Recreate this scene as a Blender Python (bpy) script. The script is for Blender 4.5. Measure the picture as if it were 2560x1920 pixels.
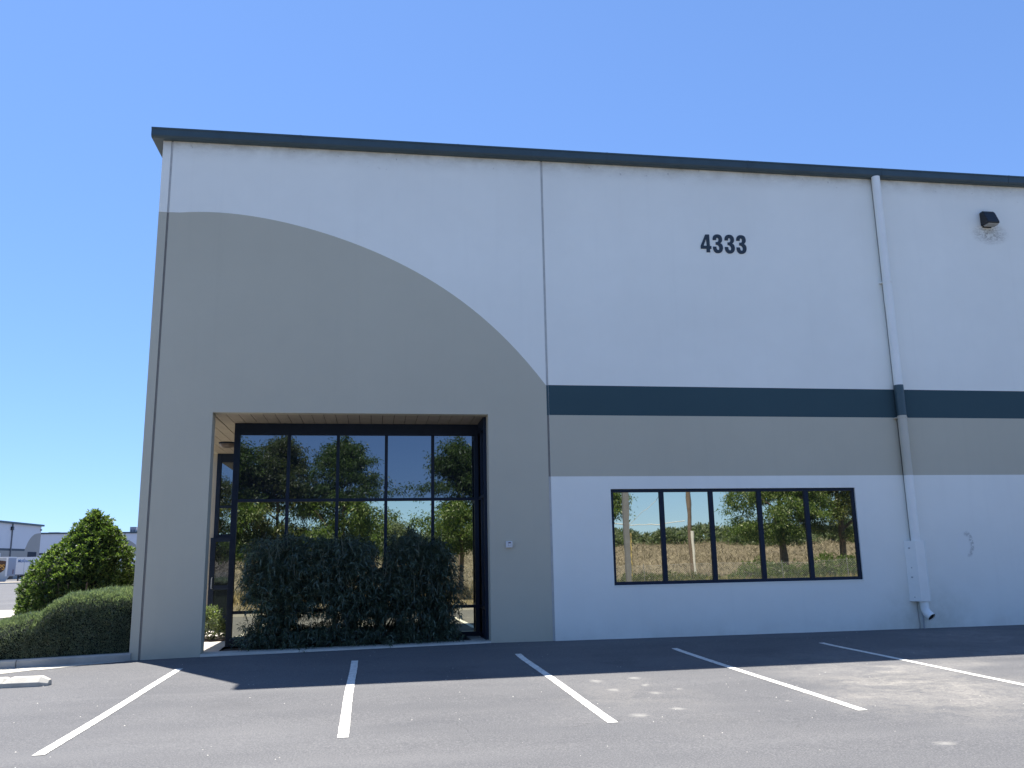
import bpy, bmesh, math, random
import numpy as np
from mathutils import Vector, Matrix, noise as mnoise

random.seed(7); RNG = np.random.default_rng(7)
R = math.radians
for o in list(bpy.data.objects): bpy.data.objects.remove(o)
scene = bpy.context.scene
col = scene.collection

# ------------------------------------------------------------------ camera
CAM = np.array([1.8857, -15.9535, 1.5655])
YAW, PIT, ROL, FPX = 0.1613, 0.2018, -0.0193, 2157.7
def _axes():
    f = np.array([math.sin(YAW)*math.cos(PIT), math.cos(YAW)*math.cos(PIT), math.sin(PIT)])
    r = np.array([math.cos(YAW), -math.sin(YAW), 0.0]); u = np.cross(r, f)
    c, s = math.cos(ROL), math.sin(ROL)
    return c*r+s*u, -s*r+c*u, f
RT, UP, FW = _axes()
cd = bpy.data.cameras.new('camera'); cam = bpy.data.objects.new('camera', cd); col.objects.link(cam)
cam.matrix_world = Matrix(((RT[0], UP[0], -FW[0], CAM[0]), (RT[1], UP[1], -FW[1], CAM[1]),
                           (RT[2], UP[2], -FW[2], CAM[2]), (0, 0, 0, 1)))
cd.sensor_fit = 'HORIZONTAL'; cd.sensor_width = 36.0; cd.lens = FPX/2560*36.0
cd.clip_start = 0.05; cd.clip_end = 6000
scene.camera = cam

# ------------------------------------------------------------------ light
SUN = Vector((-2.5, 3.84, 9.66)).normalized()
world = bpy.data.worlds.new('World'); scene.world = world; world.use_nodes = True
wn = world.node_tree.nodes; wl = world.node_tree.links
bg = wn['Background']
sky = wn.new('ShaderNodeTexSky'); sky.sky_type = 'NISHITA'; sky.sun_disc = False
sky.sun_elevation = math.asin(SUN.z); sky.sun_rotation = math.atan2(SUN.x, SUN.y)
sky.altitude = 1500; sky.air_density = 1.0; sky.dust_density = 0.3; sky.ozone_density = 8.0
tn = wn.new('ShaderNodeMix'); tn.data_type = 'RGBA'; tn.blend_type = 'MULTIPLY'; tn.clamp_result = False; tn.inputs['Factor'].default_value = 1
gm = wn.new('ShaderNodeGamma'); gm.inputs['Gamma'].default_value = .62; wl.new(sky.outputs[0], gm.inputs['Color'])
wl.new(gm.outputs[0], tn.inputs['A']); tn.inputs['B'].default_value = (.80, 1.05, 1.46, 1)
wl.new(tn.outputs['Result'], bg.inputs[0]); bg.inputs[1].default_value = 0.118
sd = bpy.data.lights.new('sun', 'SUN'); sd.energy = 5.0; sd.angle = R(0.53); sd.color = (1.0, 0.96, 0.90)
so = bpy.data.objects.new('sun', sd); col.objects.link(so)
so.rotation_euler = SUN.to_track_quat('Z', 'Y').to_euler(); so.location = SUN*60
vs = scene.view_settings
vs.view_transform = 'Standard'; vs.look = 'None'; vs.gamma = 1.0; vs.use_curve_mapping = False
vs.exposure = 1.19

# ------------------------------------------------------------------ helpers
def ray(u, v): return FW*FPX + RT*(u-1280) - UP*(v-960)
def atY(u, v, Y): r = ray(u, v); return CAM + r*(Y-CAM[1])/r[1]
def atZ(u, v, Z): r = ray(u, v); return CAM + r*(Z-CAM[2])/r[2]
GA, GB, GC = 0.073, 0.0037, 0.0139
BX = [-60, -2.1, -1.4, 4.0, 5.2, 8.3, 12.5, 14.7, 60]; BZ = [0.03, 0.041, 0.054, .128, .122, .118, .121, .125, .16]
def gz(x, y):
    zb = float(np.interp(x, BX, BZ))
    zp = GA + GB*max(-14, min(x, 30)) + GC*max(y, -14)
    if y >= 0:
        return zb + (0.0-zb)*min(1, max(0, (y-3)/12.0)) if x < -1.9 else zb
    t = min(1, -y/2.2); t = t*t*(3-2*t)
    return zb*(1-t) + zp*t
def atG(u, v):
    z = .05
    for _ in range(12):
        p = atZ(u, v, z); z = gz(p[0], p[1])
    return p

def tag(o, label=None, cat=None, group=None, kind=None):
    if label: o['label'] = label
    if cat: o['category'] = cat
    if group: o['group'] = group
    if kind: o['kind'] = kind
    return o
def link(o, parent=None):
    col.objects.link(o)
    if parent is not None: o.parent = parent
    return o
def empty(name, loc=(0, 0, 0), label=None, cat=None, group=None):
    o = bpy.data.objects.new(name, None); o.location = loc; o.empty_display_size = .2
    link(o); return tag(o, label, cat, group)
bpy.context.view_layer.update()

class MB:
    def __init__(s, off=(0, 0, 0)): s.v = []; s.f = []; s.m = []; s.off = off
    def add(s, vs, fs, m=0):
        n = len(s.v); s.v += [tuple(p) for p in vs]; s.f += [tuple(i+n for i in f) for f in fs]; s.m += [m]*len(fs)
    def box(s, x0, x1, y0, y1, z0, z1, m=0):
        s.add([(x0,y0,z0),(x1,y0,z0),(x1,y1,z0),(x0,y1,z0),(x0,y0,z1),(x1,y0,z1),(x1,y1,z1),(x0,y1,z1)],
              [(0,3,2,1),(4,5,6,7),(0,1,5,4),(1,2,6,5),(2,3,7,6),(3,0,4,7)], m)
    def poly(s, pts, m=0): s.add(pts, [tuple(range(len(pts)))], m)
    def extrude(s, prof, a, b, axis='x', m=0, cap=True):
        # prof: list of 2D points, swept from a to b along axis (x: prof=(y,z); y: prof=(x,z); z: prof=(x,y))
        def P(t, p):
            return (t, p[0], p[1]) if axis == 'x' else ((p[0], t, p[1]) if axis == 'y' else (p[0], p[1], t))
        n = len(prof); vs = [P(a, p) for p in prof] + [P(b, p) for p in prof]
        fs = [(i, (i+1) % n, (i+1) % n+n, i+n) for i in range(n)]
        if cap: fs += [tuple(range(n))[::-1], tuple(range(n, 2*n))]
        s.add(vs, fs, m)
    def tube(s, pts, rad, seg=8, m=0, cap=True):
        pts = [Vector(p) for p in pts]; rad = rad if isinstance(rad, (list, tuple)) else [rad]*len(pts)
        vs = []; fs = []; up = None
        for i, p in enumerate(pts):
            d = (pts[min(i+1, len(pts)-1)]-pts[max(i-1, 0)]).normalized()
            a = Vector((0, 0, 1)) if abs(d.z) < .9 else Vector((1, 0, 0))
            if up is not None: a = up
            x = d.cross(a).normalized(); y = x.cross(d).normalized(); up = y
            for k in range(seg):
                t = 2*math.pi*k/seg; vs.append(p + (x*math.cos(t)+y*math.sin(t))*rad[i])
        for i in range(len(pts)-1):
            for k in range(seg):
                k2 = (k+1) % seg; fs.append((i*seg+k, i*seg+k2, (i+1)*seg+k2, (i+1)*seg+k))
        if cap: fs += [tuple(range(seg))[::-1], tuple(range((len(pts)-1)*seg, len(pts)*seg))]
        s.add(vs, fs, m)
    def build(s, name, mats, parent=None, smooth=False, bevel=0, loc=None):
        me = bpy.data.meshes.new(name)
        vv = s.v
        if loc is not None: vv = [(p[0]-loc[0], p[1]-loc[1], p[2]-loc[2]) for p in vv]
        me.from_pydata([tuple(map(float, p)) for p in vv], [], s.f)
        mats = mats if isinstance(mats, (list, tuple)) else [mats]
        for m in mats: me.materials.append(m)
        me.polygons.foreach_set('material_index', s.m)
        bm = bmesh.new(); bm.from_mesh(me); bmesh.ops.recalc_face_normals(bm, faces=bm.faces)
        bm.to_mesh(me); bm.free()
        if smooth:
            me.polygons.foreach_set('use_smooth', [True]*len(me.polygons))
            try: me.set_sharp_from_angle(angle=R(35))
            except Exception: pass
        o = bpy.data.objects.new(name, me)
        if loc is not None: o.location = loc
        link(o, parent)
        if parent is not None and loc is None and parent.location.length > 0:
            o.matrix_parent_inverse = Matrix.Translation(parent.location).inverted()
        if bevel:
            b = o.modifiers.new('bevel', 'BEVEL'); b.width = bevel; b.segments = 2; b.limit_method = 'ANGLE'
        return o

def np_mesh(name, V, Q, mat, parent=None, tri=False):
    me = bpy.data.meshes.new(name); k = 3 if tri else 4
    me.vertices.add(len(V)); me.vertices.foreach_set('co', np.asarray(V, np.float32).ravel())
    n = len(Q); me.loops.add(n*k); me.loops.foreach_set('vertex_index', np.asarray(Q, np.int32).ravel())
    me.polygons.add(n); me.polygons.foreach_set('loop_start', np.arange(0, n*k, k, dtype=np.int32))
    me.polygons.foreach_set('loop_total', np.full(n, k, np.int32))
    me.update(calc_edges=True); me.validate()
    for m in (mat if isinstance(mat, (list, tuple)) else [mat]): me.materials.append(m)
    o = bpy.data.objects.new(name, me); link(o, parent)
    if parent is not None and parent.location.length > 0:
        o.matrix_parent_inverse = Matrix.Translation(parent.location).inverted()
    return o
def unit(a): return a/np.maximum(np.linalg.norm(a, axis=1, keepdims=True), 1e-9)
def leaves(name, C, D, L, W, mat, parent=None, droop=.25, lmin=.6):
    """rhombic leaves folded along the midrib: centres C, directions D, length L, width W"""
    n = len(C); D = unit(D); a = RNG.normal(size=(n, 3)); S = unit(np.cross(D, a)); N = np.cross(S, D)
    l = (L*RNG.uniform(lmin, 1.15, n))[:, None]; w = (W*RNG.uniform(.7, 1.15, n))[:, None]
    dn = np.array([[0, 0, -1.0]])
    b = C; t = C + D*l + dn*l*droop; m1 = C + D*l*.45 + S*w*.5 + N*w*.16; m2 = C + D*l*.45 - S*w*.5 + N*w*.16
    V = np.stack([b, m1, t, m2], 1).reshape(-1, 3)
    Q = np.arange(4*n).reshape(n, 4)
    return np_mesh(name, V, Q, mat, parent)

# ------------------------------------------------------------------ materials
def new_mat(name):
    m = bpy.data.materials.new(name); m.use_nodes = True
    return m, m.node_tree.nodes, m.node_tree.links, m.node_tree.nodes['Principled BSDF']
def nz(n, l, scale, detail=6, rough=.6, vec=None, dist=0):
    t = n.new('ShaderNodeTexNoise'); t.inputs['Scale'].default_value = scale; t.inputs['Detail'].default_value = detail
    t.inputs['Roughness'].default_value = rough; t.inputs['Distortion'].default_value = dist
    if vec is not None: l.new(vec, t.inputs['Vector'])
    return t.outputs['Fac']
def ramp(n, l, src, stops):
    r = n.new('ShaderNodeValToRGB'); e = r.color_ramp.elements
    while len(e) < len(stops): e.new(.5)
    for i, (p, c) in enumerate(stops):
        e[i].position = p; e[i].color = (c if len(c) == 4 else (*c, 1)) if not isinstance(c, (int, float)) else (c, c, c, 1)
    l.new(src, r.inputs[0]); return r.outputs[0]
def mix(n, l, fac, a, b, mode='MIX'):
    m = n.new('ShaderNodeMix'); m.data_type = 'RGBA'; m.blend_type = mode; m.clamp_result = True
    for s, x in ((m.inputs['Factor'], fac), (m.inputs['A'], a), (m.inputs['B'], b)):
        if hasattr(x, 'is_linked') or hasattr(x, 'links'): l.new(x, s)
        elif isinstance(x, (int, float)): s.default_value = x
        else: s.default_value = (*x, 1) if len(x) == 3 else x
    return m.outputs['Result']
def mth(n, l, op, a, b=None, c=None):
    m = n.new('ShaderNodeMath'); m.operation = op
    for i, x in enumerate((a, b, c)):
        if x is None: continue
        if isinstance(x, (int, float)): m.inputs[i].default_value = x
        else: l.new(x, m.inputs[i])
    return m.outputs[0]
def wpos(n): return n.new('ShaderNodeNewGeometry').outputs['Position']
def bump(n, l, b, src, strength, distance=.01):
    k = n.new('ShaderNodeBump'); k.inputs['Strength'].default_value = strength; k.inputs['Distance'].default_value = distance
    l.new(src, k.inputs['Height']); l.new(k.outputs[0], b.inputs['Normal'])
def mapped(n, l, v, sc=(1, 1, 1), loc=(0, 0, 0), rot=(0, 0, 0)):
    m = n.new('ShaderNodeMapping'); m.inputs['Scale'].default_value = sc; m.inputs['Location'].default_value = loc
    m.inputs['Rotation'].default_value = rot; l.new(v, m.inputs['Vector']); return m.outputs[0]
def simple(name, c, rough=.6, metal=0, var=.12, scale=6, bmp=0):
    m, n, l, b = new_mat(name); p = wpos(n)
    f = nz(n, l, scale, 5, .6, p)
    l.new(ramp(n, l, f, [(.25, tuple(x*(1-var) for x in c)), (.75, tuple(min(1, x*(1+var)) for x in c))]), b.inputs['Base Color'])
    b.inputs['Roughness'].default_value = rough; b.inputs['Metallic'].default_value = metal
    if bmp: bump(n, l, b, nz(n, l, scale*8, 4, .6, p), bmp, .004)
    return m
def blob(n, l, p, c, r, soft=.35):
    """0..1 mask, 1 inside an ellipse on the ground/wall around world point c with radii r (None axis ignored)"""
    s = n.new('ShaderNodeVectorMath'); s.operation = 'SUBTRACT'; l.new(p, s.inputs[0]); s.inputs[1].default_value = c
    d = n.new('ShaderNodeVectorMath'); d.operation = 'MULTIPLY'; l.new(s.outputs[0], d.inputs[0])
    d.inputs[1].default_value = tuple(0 if q is None else 1/q for q in r)
    e = n.new('ShaderNodeVectorMath'); e.operation = 'LENGTH'; l.new(d.outputs[0], e.inputs[0])
    mr = n.new('ShaderNodeMapRange'); mr.inputs['From Min'].default_value = 1+soft; mr.inputs['From Max'].default_value = 1-soft
    mr.clamp = True; l.new(e.outputs['Value'], mr.inputs['Value']); return mr.outputs[0]

def stucco(name, c):
    m, n, l, b = new_mat(name); p = wpos(n)
    big = nz(n, l, .35, 4, .55, p); mid = nz(n, l, 3.0, 6, .6, p)
    base = ramp(n, l, big, [(.3, tuple(x*.955 for x in c)), (.7, tuple(min(1, x*1.03) for x in c))])
    base = mix(n, l, ramp(n, l, mid, [(.35, .0), (.8, .10)]), base, tuple(x*.8 for x in c))
    # faint vertical rain streaks
    st = nz(n, l, 1, 5, .6, mapped(n, l, p, (5.5, 5.5, .22)))
    base = mix(n, l, ramp(n, l, st, [(.55, 0), (.8, .11)]), base, tuple(x*.72 for x in c))
    sep = n.new('ShaderNodeSeparateXYZ'); l.new(p, sep.inputs[0]); z = sep.outputs['Z']; x = sep.outputs['X']
    # brown dust caught under the gutter
    band = n.new('ShaderNodeMapRange'); band.inputs['From Min'].default_value = 9.05; band.inputs['From Max'].default_value = 9.5; l.new(z, band.inputs['Value'])
    dirt = mth(n, l, 'MULTIPLY', mth(n, l, 'POWER', band.outputs[0], 2.0), ramp(n, l, nz(n, l, 2.2, 7, .7, mapped(n, l, p, (1, 1, 1.6))), [(.35, .15), (.7, .9)]))
    base = mix(n, l, mth(n, l, 'MULTIPLY', dirt, .75), base, (.22, .19, .15))
    spk = nz(n, l, 9, 3, .5, p); spk = mth(n, l, 'MULTIPLY', ramp(n, l, spk, [(.66, 0), (.72, 1)]), mth(n, l, 'POWER', band.outputs[0], 1.2))
    base = mix(n, l, mth(n, l, 'MULTIPLY', spk, .55), base, (.07, .06, .05))
    # splash dirt along the foot
    foot = n.new('ShaderNodeMapRange'); foot.inputs['From Min'].default_value = .75; foot.inputs['From Max'].default_value = .1; l.new(z, foot.inputs['Value'])
    fd = mth(n, l, 'MULTIPLY', mth(n, l, 'POWER', foot.outputs[0], 2.2), ramp(n, l, nz(n, l, 1.6, 6, .65, p), [(.35, .1), (.75, .8)]))
    base = mix(n, l, mth(n, l, 'MULTIPLY', fd, .35), base, (.25, .22, .17))
    # wet/green stain around the foot of the downspout, cobweb dirt under the wall lamp, scuff on the right wall
    s1 = mth(n, l, 'MULTIPLY', blob(n, l, p, (12.6, 0, .25), (.75, None, .6), .6), ramp(n, l, nz(n, l, 3, 6, .6, p), [(.3, .25), (.7, 1)]))
    base = mix(n, l, mth(n, l, 'MULTIPLY', s1, .38), base, (.30, .29, .18))
    web = mth(n, l, 'MULTIPLY', blob(n, l, p, (15.13, 0, 8.36), (.30, None, .17), .6), ramp(n, l, nz(n, l, 9, 6, .75, mapped(n, l, p, (1, 1, 1.9)), 1.5), [(.42, .1), (.62, 1)]))
    base = mix(n, l, mth(n, l, 'MULTIPLY', web, .8), base, (.11, .09, .06))
    ring = mth(n, l, 'SUBTRACT', blob(n, l, p, (13.68, 0, 1.72), (.13, None, .24), .12), blob(n, l, p, (13.62, 0, 1.70), (.115, None, .2), .15))
    ring = mth(n, l, 'MULTIPLY', mth(n, l, 'MAXIMUM', ring, 0.0), ramp(n, l, nz(n, l, 16, 5, .7, p), [(.42, 0), (.55, 1)]))
    base = mix(n, l, mth(n, l, 'MULTIPLY', ring, .55), base, (.16, .15, .13))
    patch = blob(n, l, p, (13.62, 0, 1.72), (.17, None, .26), .06)
    base = mix(n, l, mth(n, l, 'MULTIPLY', patch, .22), base, (.85, .85, .83))
    l.new(base, b.inputs['Base Color']); b.inputs['Roughness'].default_value = .85
    b.inputs['Specular IOR Level'].default_value = .25
    hb = mth(n, l, 'ADD', nz(n, l, 55, 4, .6, p), mth(n, l, 'MULTIPLY', nz(n, l, 2.0, 3, .5, p), 2.5))
    bump(n, l, b, hb, .22, .012)
    return m
M = {}
M['white'] = stucco('stucco_white', (.885, .885, .82))
M['beige'] = stucco('stucco_beige', (.535, .505, .405))
M['teal'] = stucco('stucco_teal', (.046, .088, .105))
M['groove'] = simple('joint_sealant', (.42, .42, .40), .8)
M['gutter'] = simple('gutter_teal', (.038, .068, .084), .45, 0, .15, 3)
M['frame'] = simple('bronze_glare_lifted', (.011, .020, .040), .5, 0, .15, 8)  # bronze lifted towards blue: veiling glare over the dark bars put into the colour
M['frame'].node_tree.nodes['Principled BSDF'].inputs['Specular IOR Level'].default_value = .22
M['interior'] = simple('dark_interior', (.02, .02, .02), .9)
M['tin'] = simple('galvanised', (.38, .40, .42), .5, .3)
M['pipe_white'] = simple('pipe_paint_white', (.87, .87, .82), .45, 0, .05, 2)
M['pipe_beige'] = simple('pipe_paint_beige', (.54, .51, .42), .45, 0, .05, 2)
M['pipe_teal'] = simple('pipe_paint_teal', (.046, .086, .102), .45, 0, .05, 2)
M['black'] = simple('black_paint', (.012, .012, .014), .4)
M['lens'] = simple('dusty_lens', (.35, .34, .31), .5)
M['plank'] = simple('soffit_plank', (.40, .345, .27), .7, 0, .12, 5, .15)
M['plastic'] = simple('white_plastic', (.72, .72, .72), .4)
M['redmark'] = simple('dark_red_plastic', (.10, .03, .05), .4)
M['roof'] = simple('roof_membrane', (.55, .55, .54), .8)
M['trailer_white'] = simple('trailer_white', (.74, .74, .75), .4, 0, .04, .5)
M['trailer_grey'] = simple('trailer_grey', (.44, .46, .47), .45, 0, .06, .5)
M['trailer_nose'] = simple('trailer_nose', (.30, .33, .40), .45, 0, .06, .5)
M['blue_print'] = simple('blue_print', (.03, .16, .42), .5)
M['shield'] = simple('shield_brown', (.075, .03, .012), .5)
M['gold'] = simple('gold_print', (.65, .33, .05), .5)
M['tyre'] = simple('tyre', (.02, .02, .02), .9)
M['post_grey'] = simple('post_grey', (.15, .16, .18), .5)
M['pole_wood'] = simple('pole_wood', (.13, .10, .08), .85, 0, .3, 3)
M['yellow'] = simple('yellow_post', (.65, .5, .2), .6)
M['soil'] = simple('mulch', (.060, .045, .035), .95, 0, .5, 14, .8)
M['bark'] = simple('bark', (.14, .11, .085), .9, 0, .35, 9, .6)
M['twig'] = simple('twig', (.10, .08, .05), .9, 0, .3, 20)
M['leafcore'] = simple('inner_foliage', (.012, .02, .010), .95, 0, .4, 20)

def glass(name, tint, rough=0.0, wav=.06, sc=.9, body=(.01, .013, .02), mixf=.9):
    m, n, l, b = new_mat(name)
    b.inputs['Base Color'].default_value = (*tint, 1); b.inputs['Metallic'].default_value = 1; b.inputs['Roughness'].default_value = rough
    p = wpos(n); f = nz(n, l, sc, 2, .5, mapped(n, l, p, (1, 1, .7)), .2)
    bump(n, l, b, f, wav, .03)
    d = n.new('ShaderNodeBsdfDiffuse'); d.inputs['Color'].default_value = (*body, 1)
    mx = n.new('ShaderNodeMixShader'); mx.inputs[0].default_value = mixf
    l.new(d.outputs[0], mx.inputs[1]); l.new(b.outputs[0], mx.inputs[2]); l.new(mx.outputs[0], n['Material Output'].inputs['Surface'])
    return m
M['glass_top'] = glass('tinted_glass', (.21, .225, .25), wav=.035, sc=1.3, rough=.012, body=(.050, .060, .085), mixf=.80)
M['glass_low'] = glass('mirror_glass', (.70, .68, .52), wav=.03, sc=1.3, rough=.010, body=(.05, .06, .07), mixf=.86)
M['glass_win'] = glass('mirror_window_glass', (.74, .69, .53), wav=.03, sc=1.3, rough=.010, body=(.05, .06, .07), mixf=.88)

def concrete(name, c=(.42, .40, .36)):
    m, n, l, b = new_mat(name); p = wpos(n)
    f = nz(n, l, 2.5, 8, .65, p)
    c1 = ramp(n, l, f, [(.3, tuple(x*.78 for x in c)), (.7, tuple(x*1.1 for x in c))])
    g = nz(n, l, 60, 3, .6, p)
    c1 = mix(n, l, ramp(n, l, g, [(.62, 0), (.72, .5)]), c1, tuple(x*.45 for x in c))
    l.new(c1, b.inputs['Base Color']); b.inputs['Roughness'].default_value = .9; bump(n, l, b, mth(n, l, 'ADD', f, g), .4, .006)
    return m
M['conc'] = concrete('concrete'); M['conc_pale'] = concrete('concrete_pale', (.52, .49, .42)); M['walk'] = concrete('walk_concrete', (.52, .47, .40))
M['kerbface'] = concrete('kerb_tan', (.42, .36, .26))

def asphalt():
    m, n, l, b = new_mat('asphalt'); p = wpos(n)
    big = nz(n, l, .28, 5, .6, p); str_ = nz(n, l, .9, 6, .65, mapped(n, l, p, (.55, 1.5, 1), rot=(0, 0, R(8))))
    fine = nz(n, l, 60, 4, .8, p); mid = nz(n, l, 7, 6, .7, p)
    c = ramp(n, l, big, [(.3, (.094, .094, .097)), (.7, (.131, .130, .130))])
    crk = n.new('ShaderNodeTexVoronoi'); crk.feature = 'DISTANCE_TO_EDGE'; crk.inputs['Scale'].default_value = .23; crk.inputs['Randomness'].default_value = 1
    nt0 = n.new('ShaderNodeTexNoise'); nt0.inputs['Scale'].default_value = 1.4; nt0.inputs['Detail'].default_value = 8; l.new(p, nt0.inputs['Vector'])
    av = n.new('ShaderNodeVectorMath'); av.operation = 'MULTIPLY_ADD'; l.new(nt0.outputs['Color'], av.inputs[0]); av.inputs[1].default_value = (1.3, 1.3, 0); l.new(p, av.inputs[2]); l.new(av.outputs[0], crk.inputs['Vector'])
    ck = n.new('ShaderNodeMapRange'); ck.inputs['From Min'].default_value = .0016; ck.inputs['From Max'].default_value = .0004; l.new(crk.outputs['Distance'], ck.inputs['Value'])
    c = mix(n, l, ramp(n, l, str_, [(.35, 0), (.72, .55)]), c, (.152, .148, .145))
    c = mix(n, l, ramp(n, l, mid, [(.5, 0), (.8, .35)]), c, (.085, .085, .09))
    c = mix(n, l, ramp(n, l, fine, [(.40, .6), (.52, 0)]), c, (.055, .055, .06))
    c = mix(n, l, ramp(n, l, fine, [(.55, 0), (.67, .6)]), c, (.26, .25, .24))
    c = mix(n, l, mth(n, l, 'MULTIPLY', ck.outputs[0], mth(n, l, 'MULTIPLY', ramp(n, l, nz(n, l, .35, 2, .5, p), [(.5, 0), (.62, 1)]), .5)), c, (.05, .05, .05))
    sep = n.new('ShaderNodeSeparateXYZ'); l.new(p, sep.inputs[0])
    # pale dust deposits, right-hand bay and mid bay
    pw = n.new('ShaderNodeVectorMath'); pw.operation = 'ADD'; l.new(p, pw.inputs[0])
    nt = n.new('ShaderNodeTexNoise'); nt.inputs['Scale'].default_value = .9; nt.inputs['Detail'].default_value = 5; l.new(p, nt.inputs['Vector'])
    sb = n.new('ShaderNodeVectorMath'); sb.operation = 'SUBTRACT'; l.new(nt.outputs['Color'], sb.inputs[0]); sb.inputs[1].default_value = (.5, .5, .5)
    sc = n.new('ShaderNodeVectorMath'); sc.operation = 'SCALE'; l.new(sb.outputs[0], sc.inputs[0]); sc.inputs['Scale'].default_value = 2.6
    l.new(sc.outputs[0], pw.inputs[1]); q = pw.outputs[0]
    tex = mth(n, l, 'MULTIPLY', ramp(n, l, nz(n, l, 1.7, 10, .82, mapped(n, l, q, (.9, 1.2, 1), rot=(0, 0, R(25)))), [(.40, .02), (.68, 1)]), ramp(n, l, nz(n, l, 38, 4, .7, p), [(.34, .35), (.6, 1)]))
    d1 = blob(n, l, q, (8.3, -6.0, 0), (.9, 1.7, None), .9)
    d2 = blob(n, l, q, (8.9, -4.5, 0), (1.0, .35, None), .8)
    d3 = blob(n, l, q, (4.9, -5.6, 0), (.6, 1.5, None), .9)
    d4 = blob(n, l, q, (10.3, -7.2, 0), (2.2, 1.0, None), .8)
    dd = mth(n, l, 'MAXIMUM', mth(n, l, 'MAXIMUM', d1, mth(n, l, 'MULTIPLY', d2, .9)), mth(n, l, 'MAXIMUM', mth(n, l, 'MULTIPLY', d3, .28), mth(n, l, 'MULTIPLY', d4, .5)))
    c = mix(n, l, mth(n, l, 'MULTIPLY', mth(n, l, 'MULTIPLY', dd, tex), .82), c, (.46, .42, .35))
    # silt washed out from the downspout across the shaded asphalt
    w1 = blob(n, l, mapped(n, l, q, (1, 1, 1), loc=(0, 0, 0)), (12.4, -1.7, 0), (.9, 1.2, None), .7)
    w2 = blob(n, l, q, (11.2, -3.4, 0), (1.7, .5, None), .8); w3 = blob(n, l, q, (14.6, -1.0, 0), (1.2, .2, None), .8)
    ww = mth(n, l, 'MAXIMUM', w1, mth(n, l, 'MAXIMUM', w2, w3))
    c = mix(n, l, mth(n, l, 'MULTIPLY', mth(n, l, 'MULTIPLY', ww, tex), .55), c, (.36, .34, .32))
    nq = n.new('ShaderNodeTexNoise'); nq.inputs['Scale'].default_value = 14; nq.inputs['Detail'].default_value = 4; l.new(p, nq.inputs['Vector'])
    sq = n.new('ShaderNodeVectorMath'); sq.operation = 'SUBTRACT'; l.new(nq.outputs['Color'], sq.inputs[0]); sq.inputs[1].default_value = (.5, .5, .5)
    s3 = n.new('ShaderNodeVectorMath'); s3.operation = 'SCALE'; l.new(sq.outputs[0], s3.inputs[0]); s3.inputs['Scale'].default_value = .16
    s4 = n.new('ShaderNodeVectorMath'); s4.operation = 'ADD'; l.new(p, s4.inputs[0]); l.new(s3.outputs[0], s4.inputs[1]); pq = s4.outputs[0]
    # scattered white specks
    vo = n.new('ShaderNodeTexVoronoi'); vo.feature = 'F1'; vo.inputs['Scale'].default_value = 2.3; l.new(p, vo.inputs['Vector'])
    sp = n.new('ShaderNodeMapRange'); sp.inputs['From Min'].default_value = .024; sp.inputs['From Max'].default_value = .012; l.new(vo.outputs['Distance'], sp.inputs['Value'])
    c = mix(n, l, mth(n, l, 'MULTIPLY', sp.outputs[0], .8), c, (.5, .48, .44))
    for (x, y, rx, ry) in [(6.72, -8.82, .11, .07), (4.78, -5.35, .07, .10), (5.25, -5.1, .06, .08), (5.2, -5.7, .07, .09), (5.55, -5.5, .06, .07), (5.1, -6.7, .10, .08), (4.75, -4.6, .09, .12), (5.3, -4.5, .1, .1), (4.6, -6.95, .12, .1), (6.4, -6.6, .04, .05)]:
        c = mix(n, l, mth(n, l, 'MULTIPLY', blob(n, l, pq, (x, y, 0), (rx*.62, ry*.75, None), .75), .38), c, (.44, .42, .37))
    for (x, y, rx, ry, st) in [(3.0, -3.4, .35, .5, .35), (5.6, -3.0, .3, .45, .4), (8.0, -2.9, .35, .4, .35), (.3, -5.2, .25, .35, .25), (10.8, -3.2, .3, .4, .3)]:
        c = mix(n, l, mth(n, l, 'MULTIPLY', mth(n, l, 'MULTIPLY', blob(n, l, q, (x, y, 0), (rx, ry, None), .9), ramp(n, l, nz(n, l, 6, 5, .7, p), [(.35, .1), (.6, 1)])), st), c, (.045, .045, .048))
    # broad tyre-polished lanes
    ln = nz(n, l, .5, 3, .5, mapped(n, l, p, (.15, 1.6, 1), rot=(0, 0, R(-3))))
    c = mix(n, l, ramp(n, l, ln, [(.55, 0), (.75, .25)]), c, (.20, .195, .19))
    l.new(c, b.inputs['Base Color']); b.inputs['Roughness'].default_value = .88; b.inputs['Specular IOR Level'].default_value = .3
    bump(n, l, b, mth(n, l, 'ADD', fine, mth(n, l, 'MULTIPLY', mid, .8)), .55, .006)
    return m
M['asphalt'] = asphalt()
M['sealband'] = M['asphalt']
def paintmat():
    m, n, l, b = new_mat('line_paint'); p = wpos(n)
    f = nz(n, l, 28, 6, .75, p); g = nz(n, l, 3.5, 6, .65, p)
    c = ramp(n, l, f, [(.33, (.17, .17, .165)), (.40, (.50, .48, .43)), (.52, (.74, .72, .66))])
    c = mix(n, l, ramp(n, l, g, [(.45, 0), (.75, .55)]), c, (.42, .40, .35))
    l.new(c, b.inputs['Base Color']); b.inputs['Roughness'].default_value = .8; bump(n, l, b, f, .4, .004); return m
M['paint'] = paintmat()
def ground_mat():
    m, n, l, b = new_mat('dry_ground'); p = wpos(n)
    f = nz(n, l, .5, 8, .7, p); g = nz(n, l, 5, 6, .7, p)
    c = ramp(n, l, f, [(.3, (.13, .11, .085)), (.55, (.19, .165, .125)), (.75, (.10, .095, .07))])
    c = mix(n, l, ramp(n, l, g, [(.4, .5), (.6, 0)]), c, (.10, .08, .05))
    l.new(c, b.inputs['Base Color']); b.inputs['Roughness'].default_value = .95; bump(n, l, b, g, .8, .08); return m
M['dry'] = ground_mat()
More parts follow.
